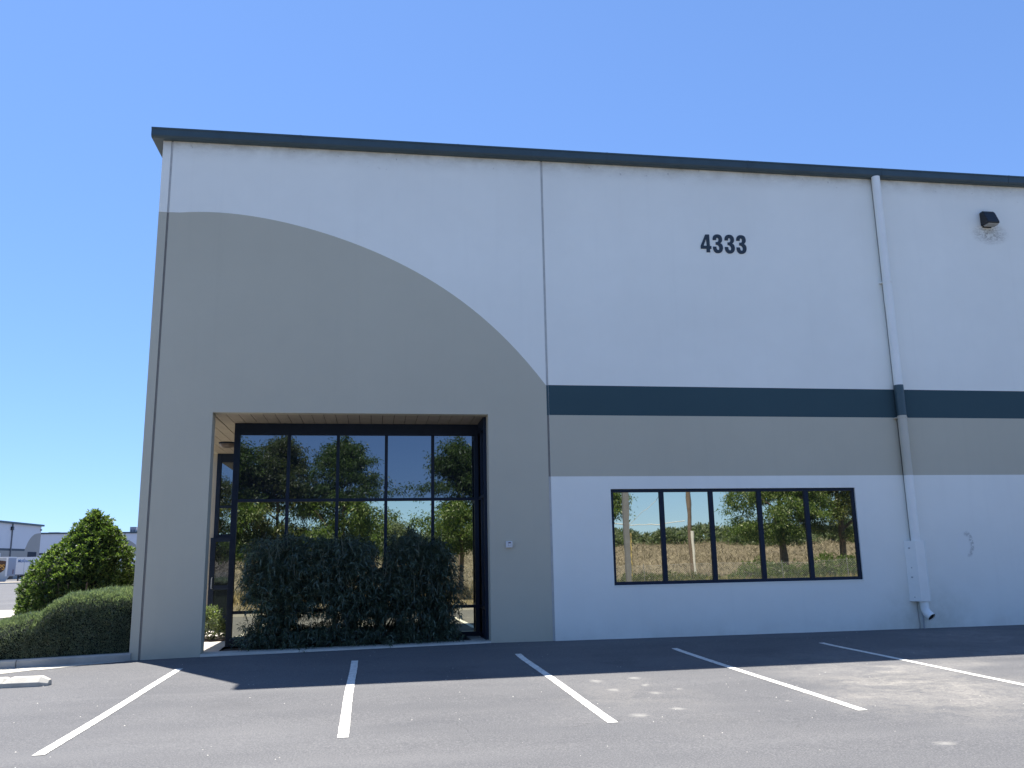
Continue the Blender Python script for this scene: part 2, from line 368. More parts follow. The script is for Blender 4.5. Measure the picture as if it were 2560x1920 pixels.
def leafmat(name, a, b_, c_=None, trans=.35, rough=.5):
    m, n, l, b = new_mat(name); g = n.new('ShaderNodeNewGeometry')
    st = [(.0, a), (.55, b_)] + ([(.95, c_)] if c_ else [])
    cc = ramp(n, l, g.outputs['Random Per Island'], st)
    big = nz(n, l, 1.6, 3, .5, g.outputs['Position'])
    cc = mix(n, l, ramp(n, l, big, [(.35, .0), (.7, .4)]), cc, tuple(x*.62 for x in a))
    l.new(cc, b.inputs['Base Color']); b.inputs['Roughness'].default_value = rough
    t = n.new('ShaderNodeBsdfTranslucent'); l.new(mix(n, l, .5, cc, (.35, .45, .05), 'MIX'), t.inputs['Color'])
    if True:
        hsv = mix(n, l, 1.0, cc, (1.5, 1.7, .7), 'MULTIPLY'); l.new(hsv, t.inputs['Color'])
    mx = n.new('ShaderNodeMixShader'); mx.inputs[0].default_value = trans
    l.new(b.outputs[0], mx.inputs[1]); l.new(t.outputs[0], mx.inputs[2]); l.new(mx.outputs[0], n['Material Output'].inputs['Surface'])
    return m
M['leaf_cone'] = leafmat('leaf_cone', (.034, .062, .022), (.085, .135, .040), (.24, .30, .095), .38, .52)
M['leaf_silver'] = leafmat('leaf_silver', (.10, .135, .095), (.18, .22, .16), (.32, .35, .27), .3, .6)
M['leaf_dark'] = leafmat('leaf_dark', (.026, .044, .028), (.060, .090, .056), (.15, .19, .125), .18, .42)
M['leaf_tree'] = leafmat('leaf_tree', (.045, .082, .024), (.09, .145, .040), (.18, .23, .075), .42, .42)
M['leaf_tree2'] = leafmat('leaf_tree2', (.055, .080, .030), (.10, .13, .048), (.19, .19, .085), .42, .42)
M['leaf_bush'] = leafmat('leaf_bush', (.07, .10, .06), (.125, .165, .095), (.20, .24, .15), .3, .6)
M['leaf_door'] = leafmat('leaf_door', (.09, .12, .06), (.17, .20, .11), (.28, .30, .19), .35, .45)
M['straw'] = leafmat('straw', (.24, .18, .10), (.36, .28, .165), (.50, .42, .28), .3, .8)
M['brush'] = leafmat('brush', (.11, .095, .075), (.21, .185, .145), (.36, .325, .255), .12, .9)

# ------------------------------------------------------------------ ground and setting
def sheet(name, xs, ys, mat, dz=0, zf=gz, kind='structure'):
    V = [(x, y, zf(x, y)+dz) for y in ys for x in xs]; nx = len(xs)
    Q = [(j*nx+i, j*nx+i+1, (j+1)*nx+i+1, (j+1)*nx+i) for j in range(len(ys)-1) for i in range(nx-1)]
    o = np_mesh(name, V, Q, mat); tag(o, kind=kind); o.data.polygons.foreach_set('use_smooth', [True]*len(Q)); return o
g = MB(); g.poly([(-900, -900, -.35), (900, -900, -.35), (900, 1500, -.35), (-900, 1500, -.35)])
tag(g.build('ground', M['dry']), kind='structure')
xs = sorted(set([-60, -40, -20, -14, -10, -8] + [round(-6+.5*i, 3) for i in range(52)] + [22, 26, 30, 40, 60] + [-1.4, 5.2, 8.3, 12.5, 14.7]))
ys = sorted(set([-12.0] + [round(-11.5+.5*i, 3) for i in range(23)] + [-1.6, -1.2, -.8, -.4, 0.0, .05]))
tag(sheet('parking_lot', xs, ys, M['asphalt']), 'grey asphalt parking lot with painted bays')
# lot continuing past the left end of the building, and the yard beyond
xs2 = [-140, -100, -60, -40, -30, -20, -15, -10, -8, -6, -5, -4, -3.2, -2.1]
ys2 = [.05, .5, 1, 2, 3, 5, 8, 12, 16, 25, 40, 60, 80, 99]
sheet('yard', xs2, ys2, M['asphalt'])
g = MB(); g.poly([(-2.1, 48, 0), (120, 48, 0), (120, 99, 0), (-2.1, 99, 0)]); tag(g.build('rear_yard', M['asphalt']), kind='structure')
# far kerb, verge and trailer yard
g = MB(); g.box(-140, 60, 99, 99.4, -.1, .13); tag(g.build('far_kerb', M['conc_pale']), kind='structure')
g = MB(); g.box(-140, 60, 99.4, 108, -.1, .10); tag(g.build('verge', M['kerbface']), kind='structure')
g = MB(); g.box(-200, 200, 108, 420, -.15, .02); tag(g.build('trailer_yard', M['asphalt']), kind='structure')
# raised concrete island at far left
g = MB(); pts = [(-40, 10.5), (-9.6, 13.1), (-8.2, 14.6), (-7.4, 16.5), (-7.2, 19), (-40, 18.5)]
g.extrude(pts, -.05, .15, 'z'); tag(g.build('pavement', M['walk']), kind='structure')

# stall lines: separate painted strips
def line(x, y0, y1, w=.105, label=None):
    m = MB(); n = 110; skew = .10
    for i in range(n+1):
        t = i/n
        wob = .006*math.sin(7*t+x)
        for s in (-1, 1):
            y = y0+(y1-y0)*t + (s*skew*.0)
            xx = x+s*w/2+wob+.0045*mnoise.noise(Vector((x*3+s*5, y*9, 0)))+random.uniform(-.0022, .0022)
            m.v.append((xx, y, gz(xx, y)+.005))
    for i in range(n): m.f.append((2*i, 2*i+1, 2*i+3, 2*i+2)); m.m.append(0)
    o = m.build('parking_line', M['paint']); tag(o, label, 'line marking', 'white bay lines in front of the facade', 'structure'); return o
def lx(i): return -.98+2.612*i
line(lx(0), -7.33, -1.62, label='white bay line running from the building corner to lower left')
line(lx(1), -7.28, -1.55, label='short steep white bay line in front of the shrub')
line(lx(2), -7.26, -1.56, label='white bay line below the keypad and panel joint')
line(lx(3), -7.32, -1.62, label='white bay line starting under the left half of the strip window')
line(lx(4), -7.30, -1.66, label='white bay line crossing the pale dust patch')

# ------------------------------------------------------------------ the building
B = empty('warehouse', (0, 0, 0), 'white, beige and dark teal tilt-up warehouse with painted quarter arch and 4333 on the wall', 'building')
XC, XJ, XR = -2.13, 5.145, 30.0
ZT, ZO = 9.51, 4.28
XO0, XO1 = -0.98, 4.013
arc_px = [(345,457),(437,457),(500,463),(570,472),(640,485),(720,508),(800,540),(870,574),(940,612),(1000,652),(1060,700),(1110,750),(1150,796),(1178,831)]
# smooth quarter ellipse fitted to the painted edge
A = [atY(a*1.1573, b*1.1573, 0) for a, b in arc_px]
ax_ = np.array([p[0] for p in A]); az_ = np.array([p[2] for p in A])
X0a, Za = -1.75, 8.105
cf = np.polyfit(np.clip(ax_-X0a, 0, None), az_, 4)
def arc_z(x):
    if x <= X0a: return float(np.polyval(cf, 0))
    return float(np.polyval(cf, x-X0a))
zarc0 = arc_z(-3)
ZS1, ZS0, ZB = 4.862, 4.277+.0, 3.104
zend = arc_z(XJ)
print('arc', zarc0, zend)
def face(m, pts, mi): m.poly([(x, 0.0, z) for x, z in pts], mi)
def body_box(m, x0, x1, z0, z1, y0=.02, y1=.25, mi=0): pass

# corner strip panel
J1, J2 = -1.985, -1.945
m = MB()
face(m, [(XC, -.4), (J1, -.4), (J1, zarc0), (XC, zarc0)], 1); face(m, [(XC, zarc0), (J1, zarc0), (J1, ZT), (XC, ZT)], 0)
m.poly([(J1, 0, -.4), (J1, .02, -.4), (J1, .02, zarc0), (J1, 0, zarc0)], 1); m.poly([(J1, 0, zarc0), (J1, .02, zarc0), (J1, .02, ZT), (J1, 0, ZT)], 0)
m.poly([(XC, 0, -.4), (XC, .35, -.4), (XC, .35, zarc0), (XC, 0, zarc0)], 1); m.poly([(XC, 0, zarc0), (XC, .35, zarc0), (XC, .35, ZT), (XC, 0, ZT)], 0)
m.poly([(XC, .35, -.4), (J1, .35, -.4), (J1, .35, ZO), (XC, .35, ZO)], 1)
m.build('wall_panel', [M['white'], M['beige']], B)
# joint sealant strips (recessed)
def joint(x0, x1, zs):
    m = MB()
    for za, zb, mi in zs: m.poly([(x0, .019, za), (x1, .019, za), (x1, .019, zb), (x0, .019, zb)], mi)
    m.build('joint', [M['jw'], M['jb'], M['pipe_teal']], B)
M['jw'] = simple('joint_white', (.55, .55, .54), .85); M['jb'] = simple('joint_beige', (.25, .235, .215), .85)
joint(J1, J2, [(-.4, zarc0, 1), (zarc0, ZT, 0)])
joint(XJ, XJ+.045, [(-.4, ZB, 0), (ZB, ZS0, 1), (ZS0, ZS1, 2), (ZS1, ZT, 0)])
# first big panel with the doorway opening and the painted arch
m = MB()
N = 40; ax = [J2+(XJ-J2)*i/N for i in range(N+1)]
for i in range(N):
    a, b = ax[i], ax[i+1]; za, zb = arc_z(a), arc_z(b)
    face(m, [(a, za), (b, zb), (b, ZT), (a, ZT)], 0)
    face(m, [(a, ZO), (b, ZO), (b, zb), (a, za)], 1)
face(m, [(J2, -.4), (XO0, -.4), (XO0, ZO), (J2, ZO)], 1)
face(m, [(XO1, -.4), (XJ, -.4), (XJ, ZO), (XO1, ZO)], 1)
m.poly([(J2, 0, -.4), (J2, .02, -.4), (J2, .02, ZT), (J2, 0, ZT)], 1)
m.poly([(XJ, 0, -.4), (XJ, .02, -.4), (XJ, .02, ZT), (XJ, 0, ZT)], 1)
m.poly([(XO0, 0, -.4), (XO0, .3, -.4), (XO0, .3, ZO), (XO0, 0, ZO)], 1)      # jambs
m.poly([(XO1, 0, -.4), (XO1, .3, -.4), (XO1, .3, ZO), (XO1, 0, ZO)], 1)
m.poly([(XO0, 0, ZO), (XO1, 0, ZO), (XO1, .2, ZO), (XO0, .2, ZO)], 1)
m.poly([(XO0, .2, ZO), (XO1, .2, ZO), (XO1, .2, ZO+.2), (XO0, .2, ZO+.2)], 1)
m.poly([(J2, .3, -.4), (XO0, .3, -.4), (XO0, .3, ZO), (J2, .3, ZO)], 1)
m.build('wall_panel', [M['white'], M['beige']], B)
# striped panels; the second holds the strip window
WX0, WX1, WZ0, WZ1 = 6.338, 11.35, 1.077, 2.861
def striped(x0, x1, win=None):
    m = MB()
    for za, zb, mi in ((ZS1, ZT, 0), (ZS0, ZS1, 2), (ZB, ZS0, 1)): face(m, [(x0, za), (x1, za), (x1, zb), (x0, zb)], mi)
    if win:
        a, b, c, d = win
        face(m, [(x0, -.4), (a, -.4), (a, ZB), (x0, ZB)], 0); face(m, [(b, -.4), (x1, -.4), (x1, ZB), (b, ZB)], 0)
        face(m, [(a, -.4), (b, -.4), (b, c), (a, c)], 0); face(m, [(a, d), (b, d), (b, ZB), (a, ZB)], 0)
        D = .10
        m.poly([(a, 0, c), (b, 0, c), (b, D, c), (a, D, c)], 0); m.poly([(a, 0, d), (b, 0, d), (b, D, d), (a, D, d)], 0)
        m.poly([(a, 0, c), (a, D, c), (a, D, d), (a, 0, d)], 0); m.poly([(b, 0, c), (b, D, c), (b, D, d), (b, 0, d)], 0)
    else: face(m, [(x0, -.4), (x1, -.4), (x1, ZB), (x0, ZB)], 0)
    for x in (x0, x1): m.poly([(x, 0, -.4), (x, .02, -.4), (x, .02, ZT), (x, 0, ZT)], 0)
    m.build('wall_panel', [M['white'], M['beige'], M['teal']], B)
striped(XJ+.045, 12.42, (WX0, WX1, WZ0, WZ1)); striped(12.455, 19.7); striped(19.74, XR)
joint(12.42, 12.455, [(-.4, ZB, 0), (ZB, ZS0, 1), (ZS0, ZS1, 2), (ZS1, ZT, 0)])
# side wall (with the side opening of the porch), rear wall, roof
YB = 46.0; PY0, PY1 = .35, 6.1
m = MB()
m.poly([(XC, .35, ZO), (XC, YB, ZO), (XC, YB, zarc0), (XC, .35, zarc0)], 1); m.poly([(XC, .35, zarc0), (XC, YB, zarc0), (XC, YB, ZT), (XC, .35, ZT)], 0)
m.poly([(XC, PY1, -.4), (XC, YB, -.4), (XC, YB, ZO), (XC, PY1, ZO)], 1)
m.poly([(XC+.25, .35, ZO), (XC, .35, ZO), (XC, PY1, ZO), (XC+.25, PY1, ZO)], 1)
m.build('side_wall', [M['white'], M['beige']], B)
m = MB(); m.box(XC, XR, YB, YB+.2, -.4, ZT); m.box(XR, XR+.2, 0, YB, -.4, ZT); m.build('rear_wall', M['white'], B)
m = MB(); m.box(XC+.02, XR, .16, YB, 9.62, 9.66); m.build('roof', M['roof'], B)
# gutter / eave: ogee profile along the front, returned along the side
prof = [(-.001, 9.50), (-.10, 9.497), (-.135, 9.512), (-.15, 9.54), (-.152, 9.655), (-.162, 9.662), (-.162, 9.692), (-.145, 9.698), (.25, 9.70), (.25, 9.50)]
m = MB(); m.extrude(prof, -2.32, XR+.2, 'x'); m.build('gutter', M['gutter'], B)
for x in (.4, 3.45, 6.5, 9.55, 12.6, 15.65, 18.7):   # lap joints of the gutter lengths
    m = MB(); pf = [(y-.003 if y < 0 else y, z) for y, z in prof[1:8]] + [(-.14, 9.6)]
    m.extrude([(-.1, 9.494), (-.138, 9.509), (-.155, 9.538), (-.156, 9.655), (-.165, 9.66), (-.165, 9.694), (-.14, 9.69), (-.14, 9.53), (-.1, 9.51)], x, x+.03, 'x'); m.build('gutter_strap', M['gutter'], B)
m = MB(); m.extrude([(-2.32, 9.50), (-2.32, 9.69), (-2.12, 9.70), (-2.131, 9.50)], .25, YB+.3, 'y'); m.build('rake_trim', M['gutter'], B)

# --- recessed doorway: planked soffit
for i in range(24):
    x0 = XO0+.2+ .218*(i-1); x1 = x0+.207
    x0 = max(x0, XC+.25); x1 = min(x1, XO1-.001)
    if x1 <= x0: continue
    m = MB(); m.box(x0, x1, .2, 6.1, ZO+.001, ZO+.02); m.build('soffit_plank', M['plank'], B)
for i in range(4):   # planks left of the opening, over the side entrance
    x0 = XC+.25+.218*i
    if x0+.2 < XO0: 
        m = MB(); m.box(x0, x0+.207, .35, 6.1, ZO+.0015, ZO+.02); m.build('soffit_plank', M['plank'], B)
m = MB(); m.box(XC+.02, XO1+.3, .2, 6.3, ZO+.021, ZO+.12); m.build('soffit_backing', M['interior'], B)
# porch rear wall left of the door
M['porchwall'] = stucco('stucco_porch', (.50, .44, .34))
m = MB(); m.box(XC+.001, -1.90, 6.1, 6.3, -.2, ZO); m.build('porch_wall', M['porchwall'], B)
m = MB(); m.box(-2.13, -1.9, 6.1, 6.3, ZO, ZO+.1)

# --- storefront (front glazing)
GY = 1.28
SF = MB(); F = 'frame'
cols = [-.70, .255, 1.197, 2.136, 3.055, 3.93]
zsill, zlow, zmid, zhead = .235, .712, 2.785, 4.055
mw = .03
# each frame bar is a part, each pane is a part
def bar(x0, x1, y0, y1, z0, z1, name='mullion', mat='frame', par=B, bev=.003):
    m = MB(); m.box(x0, x1, y0, y1, z0, z1); return m.build(name, M[mat], par, bevel=bev)
def pane(x0, x1, z0, z1, y, mat, par=B, name='pane', tilt=0, tx=0):
    """glass sheet very slightly out of plane, as real panes sit"""
    m = MB(); d = .006
    a = (z1-z0)*tilt; b = (x1-x0)*tx
    m.add([(x0, y, z0), (x1, y+b, z0), (x1, y+a+b, z1), (x0, y+a, z1), (x0, y+d, z0), (x1, y+d+b, z0), (x1, y+d+a+b, z1), (x0, y+d+a, z1)],
          [(0,1,2,3),(4,7,6,5),(0,4,5,1),(1,5,6,2),(2,6,7,3),(3,7,4,0)])
    return m.build(name, M[mat], par)
bar(-.775, -.67, GY-.05, GY+.06, .10, ZO-.001, 'corner_post')
bar(-.672, 4.0, GY-.045, GY+.06, zhead, ZO-.0005, 'head_panel')
for x in cols[1:5]: bar(x-mw, x+mw, GY-.04, GY+.05, zsill, zhead)
bar(3.885, 3.965, GY-.05, GY+.06, .10, zhead, 'mullion')
for z, nm in ((zmid, 'transom'), (zlow, 'transom')): bar(-.67, 3.885, GY-.037, GY+.045, z-.028, z+.028, nm)
bar(-.67, 4.0, GY-.045, GY+.06, .10, zsill, 'sill')
random.seed(3)
for i in range(5):
    x0 = cols[i]+(mw if i else .03); x1 = cols[i+1]-mw
    for z0, z1, mt in ((zsill, zlow-.028, 'glass_low'), (zlow+.028, zmid-.028, 'glass_low'), (zmid+.028, zhead, 'glass_top')):
        pane(x0, x1, z0, z1, GY+.005, mt, tilt=random.uniform(-.0007, .0007), tx=random.uniform(-.0012, .0012))
# glazing returning to the right jamb
XRt = 4.005
for y in (.33, .80): bar(XRt-.05, XRt+.01, y-.035, y+.035, .10, zhead)
bar(XRt-.05, XRt+.01, .30, GY-.05, zhead, ZO-.001, 'head_panel')
bar(XRt-.05, XRt+.01, .30, GY-.05, .10, zsill, 'sill')
for z in (zmid, zlow):
    bar(XRt-.047, XRt+.01, .365, .765, z-.028, z+.028, 'transom'); bar(XRt-.047, XRt+.01, .835, GY-.05, z-.028, z+.028, 'transom')
for ya, yb in ((.365, .765), (.835, GY-.05)):
    for z0, z1, mt in ((zsill, zlow-.028, 'glass_low'), (zlow+.028, zmid-.028, 'glass_low'), (zmid+.028, zhead, 'glass_top')):
        m = MB(); m.box(XRt-.012, XRt-.006, ya, yb, z0, z1); m.build('pane', M[mt], B)
# glazed side of the box facing the porch
m = MB(); m.box(-.74, -.72, GY+.06, 6.05, .1, ZO-.001); m.build('porch_glazing', M['glass_low'], B)
for y in (2.5, 3.7, 4.9): bar(-.775, -.715, y-.03, y+.03, .1, ZO-.001)
# --- door wall at the back of the porch
DY = 6.1
bar(-1.90, -1.80, DY-.06, DY+.06, .1, ZO-.001, 'corner_post')
bar(-1.80, -.78, DY-.05, DY+.05, 4.07, ZO-.001, 'head_panel'); bar(-1.80, -.78, DY-.05, DY+.05, 2.95, 3.01, 'transom'); bar(-1.80, -.78, DY-.05, DY+.05, 2.24, 2.32, 'transom')
pane(-1.80, -.78, 3.01, 4.07, DY, 'glass_top'); pane(-1.80, -.78, 2.32, 2.95, DY, 'glass_low'); pane(-1.80, -.78, .1, 2.24, DY+.03, 'glass_top')
DR = MB(); DR.box(-1.95, -1.83, DY-.13, DY-.07, .14, 2.24); dr = DR.build('door', M['frame'], B)
m = MB(); m.box(-1.83, -1.0, DY-.125, DY-.075, .14, .42); m.box(-1.83, -1.0, DY-.125, DY-.075, 1.02, 1.12); m.box(-1.83, -1.0, DY-.125, DY-.075, 2.14, 2.24); m.box(-1.0, -.9, DY-.125, DY-.075, .14, 2.24); m.build('door_rail', M['frame'], dr)
pane(-1.83, -1.0, 1.12, 2.14, DY-.10, 'glass_top', dr, 'door_glass'); pane(-1.83, -1.0, .42, 1.02, DY-.10, 'glass_top', dr, 'door_glass')
m = MB(); m.tube([(-1.87, DY-.13, 1.05), (-1.87, DY-.2, 1.05), (-1.87, DY-.2, 1.3), (-1.87, DY-.13, 1.3)], .014, 8); m.build('handle', M['tin'], dr)
# interior blocker behind glazing
m = MB(); m.box(-.71, 5.0, GY+.1, 5.9, .05, ZO-.01); m.build('interior_block', M['interior'], B)
# kerb, walk and planting bed in the recess
m = MB()
KT = [(-.98, .10), (1.5, .125), (4.01, .155)]
def kz(x): return float(np.interp(x, [-1, 1.5, 4.02], [.105, .125, .158]))
n = 12
for i in range(n):
    x0 = XO0+.001+(XO1-XO0-.002)*i/n; x1 = XO0+.001+(XO1-XO0-.002)*(i+1)/n
    a, b = kz(x0), kz(x1)
    # rounded nose profile
    P0 = [(-.035, -.3), (-.035, a-.035), (-.02, a-.01), (.01, a), (.42, a), (.42, -.3)]
    P1 = [(-.035, -.3), (-.035, b-.035), (-.02, b-.01), (.01, b), (.42, b), (.42, -.3)]
    vs_ = [(x0, y, z) for y, z in P0]+[(x1, y, z) for y, z in P1]
    m.add(vs_, [(k, k+1, k+7, k+6) for k in range(5)])
tag(m.build('recess_kerb', M['conc_pale'], smooth=False), kind='structure')
m = MB(); m.poly([(-2.2, .3, .104), (-1.0, .3, .104), (-.98, .05, .104), (-.74, .05, .1041), (-.80, 1.25, .104), (-.80, 6.1, .104), (-2.2, 6.1, .104)])
m.box(-12, -2.2, 2.0, 5.4, -.1, .09)
tag(m.build('entry_walk', M['walk']), kind='structure')
V = []; nx, ny = 46, 8
for j in range(ny+1):
    for i in range(nx+1):
        x = -.74+i*(3.7+.74)/nx; y = .42+j*(GY-.05-.42)/ny
        V.append((x, y, kz(x)-.03+.05*mnoise.noise(Vector((x*5, y*5, 1)))))
Q = [(j*(nx+1)+i, j*(nx+1)+i+1, (j+1)*(nx+1)+i+1, (j+1)*(nx+1)+i) for j in range(ny) for i in range(nx)]
tag(np_mesh('planting_bed', V, Q, M['soil']), kind='structure')
m = MB(); m.box(3.7, 4.0, .42, GY, -.1, .157); tag(m.build('bed_edge', M['conc']), kind='structure')
# ceiling light of the porch
d = empty('ceiling_light', (-1.35, 4.05, ZO), 'round dark dome light on the planked porch ceiling left of the glazing', 'ceiling light')
m = MB(); prof_ = [(.0, .0), (.16, 0), (.17, -.03)]
ring = []
def lathe(mb, cx, cy, cz, pr, seg=24):
    vs_ = []; fs_ = []
    for r_, z_ in pr:
        for k in range(seg): t = 2*math.pi*k/seg; vs_.append((cx+r_*math.cos(t), cy+r_*math.sin(t), cz+z_))
    for i in range(len(pr)-1):
        for k in range(seg): k2 = (k+1) % seg; fs_.append((i*seg+k, i*seg+k2, (i+1)*seg+k2, (i+1)*seg+k))
    mb.add(vs_, fs_)
lathe(m, -1.35, 4.05, ZO, [(.001, 0), (.19, 0), (.19, -.03), (.17, -.035), (.001, -.035)]); m.build('base_ring', M['frame'], d, smooth=True)
m = MB(); lathe(m, -1.35, 4.05, ZO, [(.175, -.035), (.165, -.07), (.13, -.10), (.07, -.118), (.001, -.122)]); m.build('dome', simple('smoked_dome', (.10, .075, .065), .3), d, smooth=True)

# --- strip window
fw = .05
for (a, b, c, d_) in ((WX0, WX1, WZ0, WZ0+.06), (WX0, WX1, WZ1-.06, WZ1)): bar(a, b, .035, .10, c, d_, 'window_frame')
bar(WX0, WX0+.055, .036, .10, WZ0+.06, WZ1-.06, 'window_frame'); bar(WX1-.055, WX1, .036, .10, WZ0+.06, WZ1-.06, 'window_frame')
wc = [atY(1480+a*.3345, 1180+140*.3345, .05)[0] for a in (517, 885, 1250, 1600)]
wb = [atY(1480+a*.3345, 1180+810*.3345, .05)[0] for a in (552, 927, 1290, 1650)]
wm = [(a+b)/2 for a, b in zip(wc, wb)]; print('win mullions', wm)
for x in wm: bar(x-.042, x+.042, .037, .10, WZ0+.06, WZ1-.06, 'window_mullion')
ed = [WX0+.055]+[v for x in wm for v in (x-.042, x+.042)]+[WX1-.055]
for i in range(5): pane(ed[2*i], ed[2*i+1], WZ0+.06, WZ1-.06, .075, 'glass_win', tilt=random.uniform(-.0008, .0008), tx=random.uniform(-.0012, .0012))
m = MB(); m.box(WX0, WX1, -.012, .035, WZ0-.012, WZ0-.001); m.build('window_sill', M['pipe_white'], B)

# --- house number 4333, one flat cut numeral each
def zpt(zx, zy): p = atY(1700+zx/10.055, 540+zy/10.055, 0); return (p[0], p[2])
def catmull(pts, sharp, sub=5):
    out = []; n = len(pts)
    for i in range(n):
        p0, p1, p2, p3 = (np.array(pts[(i+k-1) % n], float) for k in range(4))
        if i in sharp: p0 = p1
        if (i+1) % n in sharp: p3 = p2
        if i in sharp and (i+1) % n in sharp: out.append(tuple(p1)); continue
        for s in range(sub):
            t = s/sub; out.append(tuple(.5*((2*p1)+(-p0+p2)*t+(2*p0-5*p1+4*p2-p3)*t*t+(-p0+3*p1-3*p2+p3)*t**3)))
    return out
three = [(818,606),(905,608),(905,572),(930,546),(958,570),(964,610),(955,640),(930,657),(893,656),(897,724),(925,726),(962,750),(985,800),(980,845),(955,858),(930,845),(915,808),(912,775),(825,773),
         (835,840),(865,900),(915,932),(965,936),(1015,925),(1055,890),(1077,820),(1068,755),(1045,712),(1005,688),(1035,665),(1055,615),(1045,545),(1010,492),(955,468),(890,470),(840,500),(820,550)]
t_sharp = {0, 1, 8, 9, 17, 18, 28}
four_o = [(630,468),(727,470),(747,757),(785,759),(785,830),(751,831),(756,916),(667,915),(663,827),(521,825),(518,745)]
four_h = [(652,572),(670,752),(590,748)]
def numeral(outer, hole=None):
    cu = bpy.data.curves.new('digit', 'CURVE'); cu.dimensions = '2D'; cu.fill_mode = 'BOTH'; cu.extrude = .006
    for ring_ in ([outer] + ([hole] if hole else [])):
        sp = cu.splines.new('POLY'); sp.points.add(len(ring_)-1); sp.use_cyclic_u = True
        for i, (x, y) in enumerate(ring_):
            px = zpt(x, y); sp.points[i].co = (px[0], px[1], 0, 1)
    ob = bpy.data.objects.new('digit_curve', cu); col.objects.link(ob)
    dg = bpy.context.evaluated_depsgraph_get(); me = bpy.data.meshes.new_from_object(ob.evaluated_get(dg)); bpy.data.objects.remove(ob)
    me.name = 'digit'; me.materials.clear(); me.materials.append(M['digit'])
    o = bpy.data.objects.new('digit', me); o.rotation_euler = (R(90), 0, 0); o.location = (0, -.007, 0); link(o, B); return o
M['digit'] = simple('digit_paint', (.022, .035, .050), .5, 0, .1, 5)
numeral(four_o, four_h)
t3 = catmull(three, t_sharp)
for dx, dy in ((0, 0), (298, 10), (592, 20)): numeral([(x+dx, y+dy) for x, y in t3])

# --- downspout: painted pipe lengths, straps, guard box and outlet elbow
PX, PY, PR = 12.47, -.115, .086
def pipe(z0, z1, mat, r=PR, name='pipe_length'):
    m = MB(); m.tube([(PX, PY, z0), (PX, PY, z1)], r, 20); return m.build(name, M[mat], B, smooth=True)
DS = empty('downspout', (PX, PY, 0), 'round downspout painted white, teal and beige like the wall, with guard box and bent outlet', 'downspout')
def ds(mb, name, mat, **k):
    return mb.build(name, M[mat], DS, **k)
for z0, z1, mt, r_ in ((7.16, 9.50, 'pipe_white', PR), (6.62, 7.16, 'pipe_white', PR+.004), (4.93, 6.62, 'pipe_white', PR), (4.30, 4.93, 'pipe_teal', PR+.006), (3.70, 4.30, 'pipe_beige', PR+.003), (3.09, 3.70, 'pipe_beige', PR), (1.80, 3.09, 'pipe_white', PR)):
    m = MB(); m.tube([(PX, PY, z0), (PX, PY, z1)], r_, 20); ds(m, 'pipe_length', mt, smooth=True)
for z, mt in ((7.14, 'pipe_white'), (4.26, 'pipe_beige'), (.66, 'tin')):
    m = MB(); m.tube([(PX, PY, z-.012), (PX, PY, z+.012)], PR+.012, 20); m.box(PX-.12, PX+.12, -.012, -.001, z-.012, z+.012); m.box(PX-.118, PX-.06, -.09, -.001, z-.010, z+.010); ds(m, 'strap', mt, smooth=True)
m = MB(); m.extrude([(PX-.19, -.001), (PX-.19, -.012), (PX-.09, -.215), (PX+.10, -.215), (PX+.19, -.12), (PX+.19, -.001)], .64, 1.80, 'z'); ds(m, 'guard_box', 'pipe_white', bevel=.004)
for z, x_ in ((1.66, -.15), (1.28, -.14), (1.1, -.15), (.72, -.14)):
    m = MB(); m.tube([(PX+x_, -.115, z), (PX+x_, -.075, z)], .012, 8); ds(m, 'bolt', 'tin')
el = [(PX+.025, -.12, .64), (PX+.03, -.125, .50), (PX+.045, -.155, .42), (PX+.075, -.245, .345)]
m = MB(); m.tube(el, .082, 20, cap=False); m.tube([tuple(Vector(p)) for p in el], .074, 20, cap=False); ds(m, 'elbow', 'pipe_white', smooth=True)
m = MB(); m.tube([(PX+.070, -.228, .356), (PX+.0715, -.232, .353)], .073, 20); ds(m, 'outlet_dark', 'interior')
m = MB(); m.tube([(PX+.03, -.04, .12), (PX+.03, -.04, .5)], .018, 8); ds(m, 'stub_conduit', 'tin')

# --- wall lamp
W = empty('wall_lamp', (15.09, 0, 8.65), 'small dark wedge shaped wall lamp high on the white wall right of the downspout', 'wall lamp')
m = MB(); xx0, xx1 = 14.93, 15.22
P = [(-.001, 8.84), (-.10, 8.85), (-.14, 8.80), (-.235, 8.58), (-.235, 8.53), (-.001, 8.53)]
m.extrude(P, xx0, xx1, 'x'); m.build('housing', M['black'], W, bevel=.02)
m = MB(); m.extrude([(-.22, 8.529), (-.05, 8.529), (-.07, 8.50), (-.20, 8.505)], xx0+.03, xx1-.02, 'x'); m.build('lens', M['lens'], W)
m = MB(); m.box(14.97, 15.18, -.012, -.001, 8.50, 8.86); m.build('back_plate', M['black'], W)
# --- keypad box
K = empty('entry_keypad', (4.37, 0, 1.86), 'small white box with a dark slot on the beige pier right of the glazing', 'keypad')
m = MB(); m.box(4.305, 4.425, -.05, -.001, 1.80, 1.915); m.build('housing', M['plastic'], K, bevel=.006)
m = MB(); m.box(4.425, 4.447, -.035, -.001, 1.825, 1.90); m.build('side_tab', M['pipe_beige'], K)
m = MB(); m.box(4.345, 4.40, -.054, -.0505, 1.83, 1.90); m.build('button_frame', M['tin'], K)
m = MB(); m.box(4.352, 4.395, -.058, -.0545, 1.836, 1.874); m.build('button', M['plastic'], K)
m = MB(); m.box(4.352, 4.395, -.058, -.0545, 1.880, 1.896); m.build('slot', M['redmark'], K)

